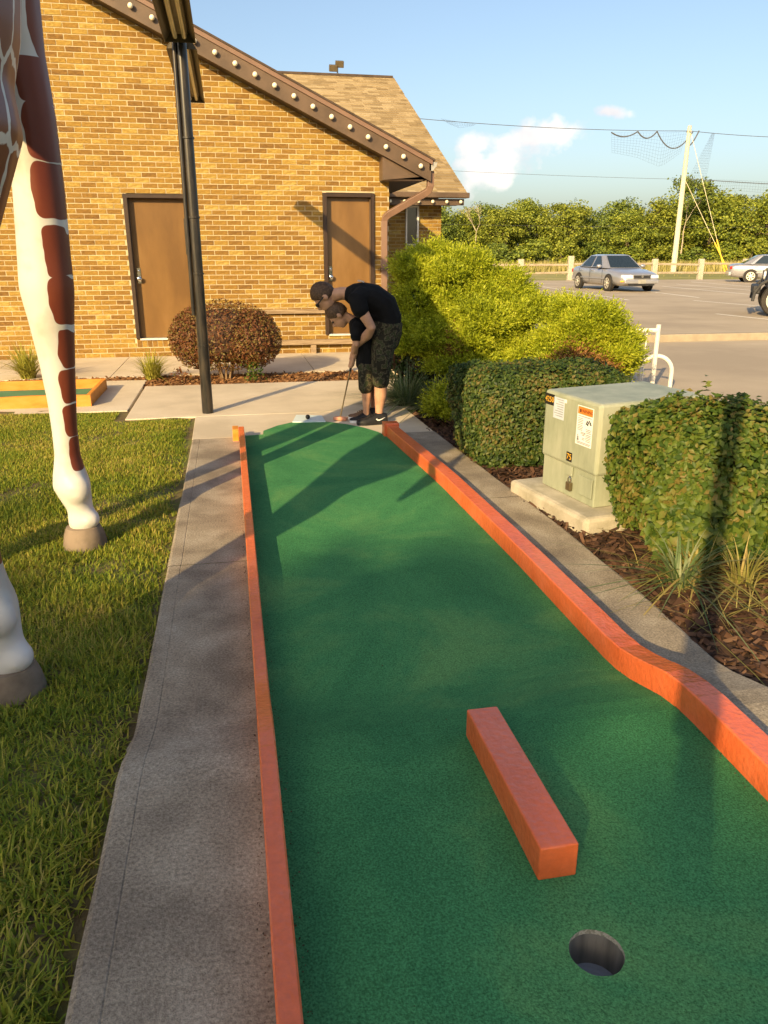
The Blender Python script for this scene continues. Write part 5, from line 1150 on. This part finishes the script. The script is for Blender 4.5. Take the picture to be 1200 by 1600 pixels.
def sedan(label, loc, rz, group):
    e = thing('sedan', loc, label, 'car', group, rz)
    st = [(2.52, .40, .58, .60), (2.44, .27, .68, .79), (2.2, .22, .75, .88), (1.7, .2, .84, .915), (1.0, .19, .915, .925), (0, .19, .94, .93), (-1.2, .19, .965, .925), (-1.9, .22, .975, .90), (-2.36, .28, .95, .83), (-2.5, .42, .84, .72)]
    mb = MB(); v = []; f = []
    for x, zl, zt, hw in st:
        m_ = zl + (zt - zl) * .55
        half = [(hw * .55, zl), (hw * .95, zl + .03), (hw * 1.0, m_), (hw * .985, zt - .13), (hw * .90, zt - .02), (hw * .5, zt + .025)]
        ring = half + [(-a, b) for a, b in reversed(half)]
        v += [(x, a, b) for a, b in ring]
    k = 12
    for i in range(len(st) - 1):
        for j in range(k): f.append((i * k + j, i * k + (j + 1) % k, (i + 1) * k + (j + 1) % k, (i + 1) * k + j))
    f += [tuple(range(k)), tuple(range((len(st) - 1) * k, len(st) * k))]
    mb.add(v, f); body = mb.build('body', 'car_silver', e, local=True); body.data.polygons.foreach_set('use_smooth', [True] * len(body.data.polygons)); ss = body.modifiers.new('s', 'SUBSURF'); ss.levels = 2; ss.render_levels = 2
    A = [(1.08, .80, .905), (-1.86, .80, .95)]; T = [(.22, .61, 1.40), (-1.02, .61, 1.405)]
    cb = MB(); low = [(1.08, .80, .90), (-1.86, .78, .945)]
    vv = []
    for s in (1, -1): vv += [(1.08, s * .74, .90), (.80, s * .855, .915), (-1.5, s * .845, .95), (-1.86, s * .70, .955), (.24, s * .55, 1.41), (.10, s * .635, 1.395), (-.92, s * .635, 1.405), (-1.08, s * .55, 1.405), (.0, s * .42, 1.445), (-.8, s * .42, 1.45)]
    fs = []
    for o_ in (0, 10): fs += [(o_ + 0, o_ + 1, o_ + 5, o_ + 4), (o_ + 1, o_ + 2, o_ + 6, o_ + 5), (o_ + 2, o_ + 3, o_ + 7, o_ + 6), (o_ + 4, o_ + 5, o_ + 8), (o_ + 5, o_ + 6, o_ + 9, o_ + 8), (o_ + 6, o_ + 7, o_ + 9)]
    fs += [(0, 4, 14, 10), (3, 13, 17, 7), (4, 8, 18, 14), (8, 9, 19, 18), (9, 7, 17, 19)]
    cb.add(vv, fs); cab = cb.build('cabin', 'car_silver', e, local=True, bevel=.03)
    def pane(name, P, inset=.07, o=.012):
        P = [Vector(p) for p in P]; c = sum(P, Vector()) / len(P); nrm = (P[1] - P[0]).cross(P[2] - P[0]).normalized()
        if nrm.dot(c - Vector((-.4, 0, 1.0))) < 0: nrm = -nrm
        Q = [c + (p - c) * (1 - inset) + nrm * o for p in P]; g = MB(); g.prism(Q, -nrm * .004); return g.build(name, 'car_glass', cab, local=True)
    pane('windshield', [(1.08, .74, .90), (.24, .55, 1.41), (.24, -.55, 1.41), (1.08, -.74, .90)], .10); pane('rear_window', [(-1.86, .70, .955), (-1.08, .55, 1.405), (-1.08, -.55, 1.405), (-1.86, -.70, .955)], .12)
    for s in (1, -1):
        lo = lambda x: Vector((x, s * .852, .918 + (.80 - x) * .0145)); hi = lambda x: Vector((x, s * .635, 1.397))
        pane('side_window', [lo(.70), lo(-.28), hi(-.28), hi(.10)], .09); pane('side_window', [lo(-.34), lo(-1.36), hi(-.90), hi(-.34)], .09)
        dl = MB()
        for x in (.86, -.31, -1.38): dl.obox((x, s * .934, .60), (.006, 0, 0), (0, .004, 0), (0, 0, .29))
        dl.build('door_gap', 'car_plastic', body, local=True)
        MB().obox((.0, s * .945, .50), (1.25, 0, 0), (0, .012, 0), (0, 0, .022)).build('side_moulding', 'car_silver', body, local=True, bevel=.008)
        MB().ball((.66, s * .99, .985), (.09, .11, .075), 12, 8).build('mirror', 'car_silver', e, smooth=True, local=True)
        for x in (-.12, -1.18): MB().obox((x, s * .945, .80), (.10, 0, 0), (0, .014, 0), (0, 0, .016)).build('door_handle', 'car_silver', e, local=True, bevel=.006)
        hl = MB(); hl.obox((2.41, s * .60, .60), (.07, -s * .03, 0), (s * -.03, .185, 0), (-.02, 0, .062)); hl.build('headlight', 'lamp_clear', e, local=True, bevel=.02)
        MB().obox((2.39, s * .74, .415), (.05, -s * .035, 0), (0, .07, 0), (0, 0, .032)).build('turn_signal', 'lamp_amber', e, local=True, bevel=.012)
        MB().obox((-2.42, s * .60, .76), (.06, 0, 0), (0, .2, 0), (0, 0, .075)).build('tail_light', 'lamp_red', e, local=True, bevel=.02)
        for x in (1.42, -1.42):
            MB().lathe((x, s * .86, .32), [(.375, s * .03), (.375, s * .072)], 28, 'y').build('wheel_arch', 'car_plastic', e, local=True)
            wheel_parts(e, x, s * .862, .325, s)
    MB().obox((2.50, 0, .585), (.035, 0, 0), (0, .36, 0), (-.012, 0, .062)).build('grille', 'car_plastic', e, local=True, bevel=.02)
    gb = MB(); gb.obox((2.525, 0, .648), (.02, 0, 0), (0, .38, 0), (0, 0, .009)); gb.obox((2.535, 0, .522), (.02, 0, 0), (0, .36, 0), (0, 0, .007))
    gb.lathe((2.54, 0, .60), [(.05, 0), (.05, .012)], 16, 'x'); gb.build('grille_trim', 'chrome', e, local=True)
    bp = MB(); bp.obox((2.475, 0, .40), (.07, 0, 0), (0, .74, 0), (0, 0, .075)); bp.build('front_bumper', 'car_silver', e, local=True, bevel=.035)
    MB().obox((2.49, 0, .285), (.045, 0, 0), (0, .55, 0), (0, 0, .03)).build('air_intake', 'car_plastic', e, local=True)
    MB().obox((2.555, 0, .41), (.008, 0, 0), (0, .16, 0), (0, 0, .078)).build('front_plate', 'galv', e, local=True)
    MB().obox((-2.46, 0, .45), (.07, 0, 0), (0, .76, 0), (0, 0, .10)).build('rear_bumper', 'car_silver', e, local=True, bevel=.03)
    return e
sd0 = sedan('silver sedan facing the camera in the middle of the parking lot', (16.25, 32.1, -.012), R(-90), 'silver cars in the lot')
s2 = copy_tree(sd0); s2['label'] = 'silver car seen from behind its rear wheel, cut off by the right edge'
hdg = R(-28); rw = Vector((27.85, 39.1)); f2 = Vector((math.cos(hdg), math.sin(hdg))); r2 = Vector((math.sin(hdg), -math.cos(hdg)))
s2.location = (rw.x + f2.x * 1.42 - r2.x * .83, rw.y + f2.y * 1.42 - r2.y * .83, -.012); s2.rotation_euler = (0, 0, hdg)

# dark off-road vehicle at the right edge
hdg = R(146); wp = Vector((13.07, 17.17)); f2 = Vector((math.cos(hdg), math.sin(hdg))); l2v = Vector((-math.sin(hdg), math.cos(hdg)))
sv = thing('off_road_vehicle', (wp.x - f2.x * 1.3 - l2v.x * .78, wp.y - f2.y * 1.3 - l2v.y * .78, -.012), 'dark blue off-road vehicle cut off by the right edge, black flared fenders', 'car', rz=hdg)
bb = MB(); bb.prism([(1.55, -.72, .62), (1.66, -.72, .78), (1.62, -.72, 1.12), (.45, -.74, 1.18), (-1.95, -.78, 1.15), (-1.98, -.78, .55), (.9, -.76, .5)], (0, 1.46, 0)); bb.build('body', 'car_blue', sv, local=True, bevel=.05)
cb = MB(); cb.prism([(.55, -.70, 1.17), (.25, -.66, 1.74), (-1.85, -.66, 1.76), (-1.95, -.70, 1.14)], (0, 1.38, 0)); cab = cb.build('cabin', 'car_plastic', sv, local=True, bevel=.04)
for s in (1, -1):
    for a, b in ((.30, -.45), (-.52, -1.2), (-1.27, -1.8)): MB().obox(((a + b) / 2, s * .705, 1.46), ((a - b) / 2, 0, 0), (0, .004, 0), (0, 0, .19)).build('side_window', 'car_glass', cab, local=True)
    for x in (1.3, -1.25):
        fl_ = MB(); pts = [Vector((x + .56 * math.cos(t), 0, .42 + .50 * math.sin(t))) for t in np.linspace(-.12, math.pi + .12, 9)]
        for p, q in zip(pts, pts[1:]): m_ = (p + q) / 2; dv = (q - p) / 2; fl_.obox(m_ + Vector((0, s * .80, 0)), dv * 1.08, (0, .13, 0), dv.cross(Vector((0, 1, 0))).normalized() * .035)
        fl_.build('fender_flare', 'car_plastic', sv, local=True, bevel=.015)
        wheel_parts(sv, x, s * .80, .385, s, .26, 5)
    MB().lathe((1.62, s * .5, .95), [(.1, 0), (.1, .05), (.08, .06)], 18, 'x').build('headlight', 'lamp_clear', sv, local=True)
    MB().ball((.42, s * .9, 1.22), (.06, .1, .09), 10, 7).build('mirror', 'car_plastic', sv, smooth=True, local=True)
MB().obox((1.80, 0, .62), (.09, 0, 0), (0, .86, 0), (0, 0, .10)).build('front_bumper', 'car_plastic', sv, local=True, bevel=.03)
MB().obox((-2.05, 0, .62), (.08, 0, 0), (0, .80, 0), (0, 0, .09)).build('rear_bumper', 'car_plastic', sv, local=True, bevel=.03)
MB().obox((1.665, 0, .93), (.01, 0, 0), (0, .34, 0), (0, 0, .13)).build('grille', 'car_plastic', sv, local=True)
MB().obox((.40, 0, 1.46), (.13, 0, -.25), (0, .58, 0), (.005, 0, .003)).build('windshield', 'car_glass', cab, local=True)

# ---------------------------------------------------------------- rail fence
fn = thing('rail_fence', (22, 45.6, 0), 'low two-rail wooden fence with pale posts behind the parking lot', 'fence')
fxs = [10.6, 13.8, 17.0, 20.15, 22.95, 25.75, 28.95, 32.1, 35.3, 38.5]
for i, x in enumerate(fxs):
    y = 45.3 + .10 * max(0, i - 3); h = 1.18 if i != 3 else 1.35
    MB().box(x - .16, x + .16, y - .14, y + .14, -.15, h).build('post', 'fence_post', fn, bevel=.04)
    if i < len(fxs) - 1:
        y2_ = 45.3 + .10 * max(0, i - 2)
        for zz in (.88, .38):
            MB().obox(((x + fxs[i + 1]) / 2, (y + y2_) / 2, zz + random.uniform(-.04, .04)), ((fxs[i + 1] - x) / 2 - .15, (y2_ - y) / 2, random.uniform(-.04, .04)), (0, .05, 0), (0, 0, .06)).build('rail', 'fence_wood', fn, bevel=.02)

# ---------------------------------------------------------------- utility pole, cables, torn netting
up = thing('utility_pole', (37.85, 63.7, -.12), 'tall pale utility pole behind the rail fence', 'pole')
MB().tube([(37.85, 63.7, -.2), (37.85, 63.7, 6), (37.85, 63.7, 11.45)], [.24, .20, .15], 14).build('pole', 'utility_wood', up, smooth=True)
MB().lathe((37.85, 63.7, 1.1), [(.245, 0), (.245, .5)], 14, caps=False).build('marker_band', 'utility_wood', up, smooth=True)
MB().box(37.75, 37.95, 63.45, 63.95, 10.95, 11.06).build('cable_clamp', 'galv', up)
anc = Vector((41.2, 61.2, -.1))
for zt, lab in ((11.0, 'guy wire with yellow sleeve running from the utility pole top'), (7.35, 'guy wire with yellow sleeve running from the middle of the utility pole')):
    a = Vector((37.95, 63.65, zt)); g = thing('guy_wire', anc, lab, 'wire', 'guy wires'); off = Vector((0, 0, 0)) if zt > 8 else Vector((.25, -.2, 0))
    MB().tube([a, anc + off], .022, 6).build('wire', 'utility_wood', g); MB().tube([anc + off + (a - anc - off).normalized() * q for q in (.05, 2.9)], .06, 8).build('sleeve', 'guy_yellow', g, smooth=True)
def sag(a, b, s, n=16): a, b = Vector(a), Vector(b); return [a.lerp(b, t) - Vector((0, 0, s * 4 * t * (1 - t))) for t in np.linspace(0, 1, n)]
def cable(a, b, s, r_, label): return tag(MB().tube(sag(a, b, s), r_, 5).build('cable', 'wire'), label, 'cable')
cable((2, 63.9, 12.3), (37.7, 63.7, 11.05), .55, .022, 'upper dark net cable running from the hall roof to the utility pole'); cable((38.0, 63.7, 11.05), (62, 63.7, 11.6), .5, .022, 'upper dark net cable running right from the utility pole')
cable((2, 63.9, 8.3), (37.7, 63.7, 7.4), .2, .012, 'faint lower cable left of the utility pole'); cable((38.0, 63.7, 7.45), (62, 63.7, 7.0), .15, .028, 'lower dark net cable running right from the utility pole')
cable((14, 90, 4.9), (80, 96, 5.0), .3, .012, 'thin pale wire crossing in front of the far trees')
def net(top, bot, nu, nv, label, heavy=None):
    e = MB(); T_ = [Vector(p) for p in top]; B_ = [Vector(p) for p in bot]
    def ip(L, t): q = t * (len(L) - 1); i = min(int(q), len(L) - 2); return L[i].lerp(L[i + 1], q - i)
    for i in range(nu + 1): e.tube([ip(T_, i / nu), ip(B_, i / nu)], .0045, 3, cap=False)
    for j in range(nv + 1): e.tube([ip(T_, t).lerp(ip(B_, t), j / nv) for t in np.linspace(0, 1, 12)], .0045, 3, cap=False)
    o = e.build('torn_net', 'wire'); return tag(o, label, 'net')
yb = 63.72
net([(31.0, yb, 10.75), (33.5, yb, 10.8), (35.7, yb, 10.85), (37.6, yb, 11.0)], [(31.2, yb, 9.3), (33.4, yb, 9.0), (35.6, yb, 8.3), (37.3, yb, 9.4)], 26, 9, 'torn netting sagging under the cable left of the utility pole')
net([(39.95, yb, 10.95), (40.2, yb, 10.95)], [(38.3, yb, 7.5), (39.9, yb, 7.5)], 10, 18, 'triangular torn net strip between two cables right of the pole')
net([(38.1, yb, 7.4), (40.6, yb, 7.42), (43, yb, 7.4), (46.5, yb, 7.3)], [(38.9, yb, 6.75), (40.3, yb, 6.35), (43, yb, 6.6), (46.5, yb, 6.4)], 40, 4, 'netting scrap hanging under the lower cable right of the pole')
net([(16.8, yb, 11.35), (18, yb, 11.2), (19.6, yb, 11.05)], [(17.5, yb, 11.0), (18.3, yb, 10.75), (19.4, yb, 10.95)], 14, 3, 'small bunched net scrap on the upper cable near the hall roof')
sw = MB()
for a, b, s, r_ in [((31.0, yb, 10.78), (33.3, yb, 10.9), .35, .05), ((33.3, yb, 10.9), (35.0, yb, 10.95), .5, .05), ((35.0, yb, 10.95), (38.2, yb, 11.0), 1.25, .045), ((38.1, yb, 10.0), (38.75, yb, 11.1), .1, .05)]: sw.tube(sag(a, b, s), r_, 6)
tag(sw.build('net_rope', 'wire'), 'dark rope looping under the cable beside the utility pole top', 'rope')

# ---------------------------------------------------------------- trees
def tree_meshes(seed, h, rx, base, nleaf, L, m, bark='bark', dense=1.0, nclump=46, limbs=9):
    r = np.random.default_rng(seed); rr = random.Random(seed); tk = MB(); pts = [(0, 0, -.2)]; 
    for i in range(1, 6): pts.append((rr.uniform(-.06, .06) * h * .3, rr.uniform(-.06, .06) * h * .3, h * .82 * i / 5))
    tk.tube(pts, [h * .024 * (1 - .82 * i / 5) for i in range(6)], 8); C = []
    ch = (h - base) / 2; cz = base + ch
    while len(C) < nclump:
        u = np.array([rr.uniform(-1, 1), rr.uniform(-1, 1), rr.uniform(-1, 1)]); q = np.linalg.norm(u)
        if q > 1 or q < .38 and rr.random() < .7: continue
        wdt = 1.0 - .28 * max(0, u[2]); C.append((u[0] * rx * wdt, u[1] * rx * wdt, cz + u[2] * ch))
    for i in range(limbs):
        c = C[rr.randrange(nclump)]; z0 = rr.uniform(.25, .6) * h; a = np.interp(z0, [p[2] for p in pts], range(6)); p0_ = Vector(pts[int(a)]); p0_.z = z0
        tp = Vector(c); md = p0_.lerp(tp, .5) + Vector((0, 0, .06 * h)); tk.tube([p0_, md, tp], [h * .010, h * .006, h * .002], 5)
    C = np.array(C); pk = r.integers(0, nclump, nleaf); cr_ = r.uniform(.55, 1.25, nclump) * rx * .30
    d = unit(r.normal(size=(nleaf, 3))); P = C[pk] + d * (cr_[pk] * r.random(nleaf) ** .45)[:, None] * np.array([1.15, 1.15, .8])
    s = L * r.uniform(.55, 1.3, nleaf); V, F = leaf_arrays(P, d + np.array([[0, 0, .5]]), s, s * .7, r, spread=.8)
    return tk.mesh('trunk', bark), fast(None, V, F, m, local=True)
def tree(name, loc, tm, lm, label, s, rz, group, cat='tree'):
    e = thing(name, loc, label, cat, group, rz); e.scale = s
    for nm, me in (('trunk', tm), ('crown', lm)):
        o = bpy.data.objects.new(nm, me); COL.objects.link(o); o.parent = e
        if nm == 'crown': o['kind'] = 'stuff'
    return e
TM = [tree_meshes(100 + i, 9.0, 3.9, .1, 11000, .31, 'leaf_tree_%d' % (i % 4), nclump=84) for i in range(6)]
front = [(25.5, 100, 8.2, 2), (30.5, 102, 8.0, 0), (35.0, 100, 8.3, 1), (39.6, 104, 9.4, 0), (44.0, 101, 9.2, 1), (48.2, 103, 7.2, 2), (52.2, 100, 8.0, 0), (56.8, 102, 9.4, 5), (61.3, 104, 8.4, 1), (65.0, 101, 10.8, 4), (69.5, 103, 8.6, 3), (74.0, 101, 10.2, 0), (79.0, 103, 11.0, 2), (84.5, 101, 10.2, 1), (20.0, 101, 8.6, 0)]
words = ['leftmost', 'second', 'third', 'fourth', 'fifth', 'sixth', 'seventh', 'eighth', 'ninth', 'tenth', 'eleventh', 'twelfth', 'thirteenth', 'fourteenth']
rt = random.Random(3)
hue = {0: 'mid green', 1: 'yellow-green', 2: 'dark green', 3: 'olive', 4: 'mid green', 5: 'yellow-green'}
for i, (x, y, h, k) in enumerate(front):
    lab = ('%s broad tree in the front of the far treeline, %s from the hall' % (hue[k], words[i] if i else 'first')) if i < 14 else 'dark tree of the far treeline mostly hidden by the hall'
    tree('broadleaf_tree', (x, y, -.12), *TM[k], lab, (h / 9 * rt.uniform(.95, 1.15), h / 9, h / 9 * .88), rt.uniform(0, 6), 'trees of the far treeline')
back = [(28, 113, 9.5, 0), (37, 114, 9.3, 2), (43, 115, 10.0, 4), (50.5, 114, 8.3, 0), (58.5, 115, 10.2, 2), (68.0, 115, 11.0, 0), (76, 114, 11.4, 1), (83, 115, 11.6, 0)]
for i, (x, y, h, k) in enumerate(back): tree('broadleaf_tree', (x, y, -.12), *TM[k], '%s tree rising behind the far treeline, %s from the hall' % (hue[k], words[i] if i else 'first'), (h / 9 * 1.1, h / 9, h / 9 * .92), rt.uniform(0, 6), 'trees behind the treeline')
SM = [tree_meshes(200 + i, 3.2, 2.0, .05, 2200, .34, 'leaf_tree_%d' % i, nclump=24, limbs=4) for i in (0, 1, 2)]
sx_ = [24, 28.5, 32.4, 36.6, 41, 45.8, 50, 54.3, 58.8, 63.5, 67.6, 72, 76.4]
for i, x in enumerate(sx_): tree('field_shrub', (x, 94.5 + rt.uniform(-1.5, 1.5), -.12), *SM[i % 3], '%s shrub at the foot of the far treeline, %s from the hall' % (['mid green', 'yellow-green', 'dark green'][i % 3], words[i] if i else 'first'), (rt.uniform(.9, 1.5), 1, rt.uniform(.7, 1.15)), rt.uniform(0, 6), 'shrubs before the treeline', 'bush')
# bare trees
def bare(x, y, h, label, seed, lf=0):
    rr = random.Random(seed); e = thing('bare_tree', (x, y, -.12), label, 'tree'); tw = MB(); tips = []
    def grow(p, d, L, r_, dep):
        q = p + d * L; tw.tube([p, p.lerp(q, .5) + Vector((rr.uniform(-.05, .05), rr.uniform(-.05, .05), 0)) * L, q], [r_, r_ * .85, r_ * .65], 5)
        if dep == 0: tips.append(q); return
        for k in range(rr.choice((2, 3, 3))): grow(q, (d + Vector((rr.uniform(-.75, .75), rr.uniform(-.75, .75), rr.uniform(.0, .35)))).normalized(), L * rr.uniform(.62, .82), r_ * .62, dep - 1)
    b = MB(); b.tube([(x, y, -.3), (x + .1, y, h * .28)], [h * .009, h * .007], 8); b.build('trunk', 'bark_pale', e)
    grow(Vector((x + .1, y, h * .27)), Vector((.05, 0, 1)), h * .20, h * .0065, 5); tw.build('branches', 'bark_pale', e)
    if lf:
        r = np.random.default_rng(seed); tp = np.array([t for t in tips if t.z > h * .62]); P = np.repeat(tp, lf, axis=0) + r.normal(0, .42, (len(tp) * lf, 3)); s = .36 * r.uniform(.6, 1.2, len(P))
        V, F = leaf_arrays(P, r.normal(size=P.shape), s, s * .7, r); tag(fast('crown', V, F, 'leaf_tree_2', e), kind='stuff')
bare(30.2, 97.0, 8.8, 'bare pale-branched tree beside the hall roof', 5); bare(59.0, 98, 11.6, 'tall sparse tree with pale trunk just left of the utility pole', 8, 26)

# trees behind the viewer that shade the near end of the lane
BT = [tree_meshes(300 + i, 9.0, 3.4, 1.6, 17000, .34, 'leaf_tree_2', nclump=95) for i in range(2)]
S2 = Vector((SUNV.x, SUNV.y, 0)).normalized(); S3 = Vector((-S2.y, S2.x, 0))
for i, (l, q, h) in enumerate([(-10, 23, 10.1), (-6.2, 22, 9.7), (-2.6, 23, 9.95), (1.2, 22, 9.6), (5.2, 23, 10.0), (9.2, 22.5, 10.0), (-8, 28, 12.2), (-4.2, 28.5, 12.3), (-.6, 28, 12.15), (3.4, 28.5, 12.2)]):
    p = S2 * q + S3 * l; tree('broadleaf_tree', (p.x, p.y, -.12), *BT[i % 2], '%s of the leafy trees standing behind the viewer' % (['first'] + words[1:])[i], (h / 9,) * 3, i * 1.3, 'trees behind the viewer')
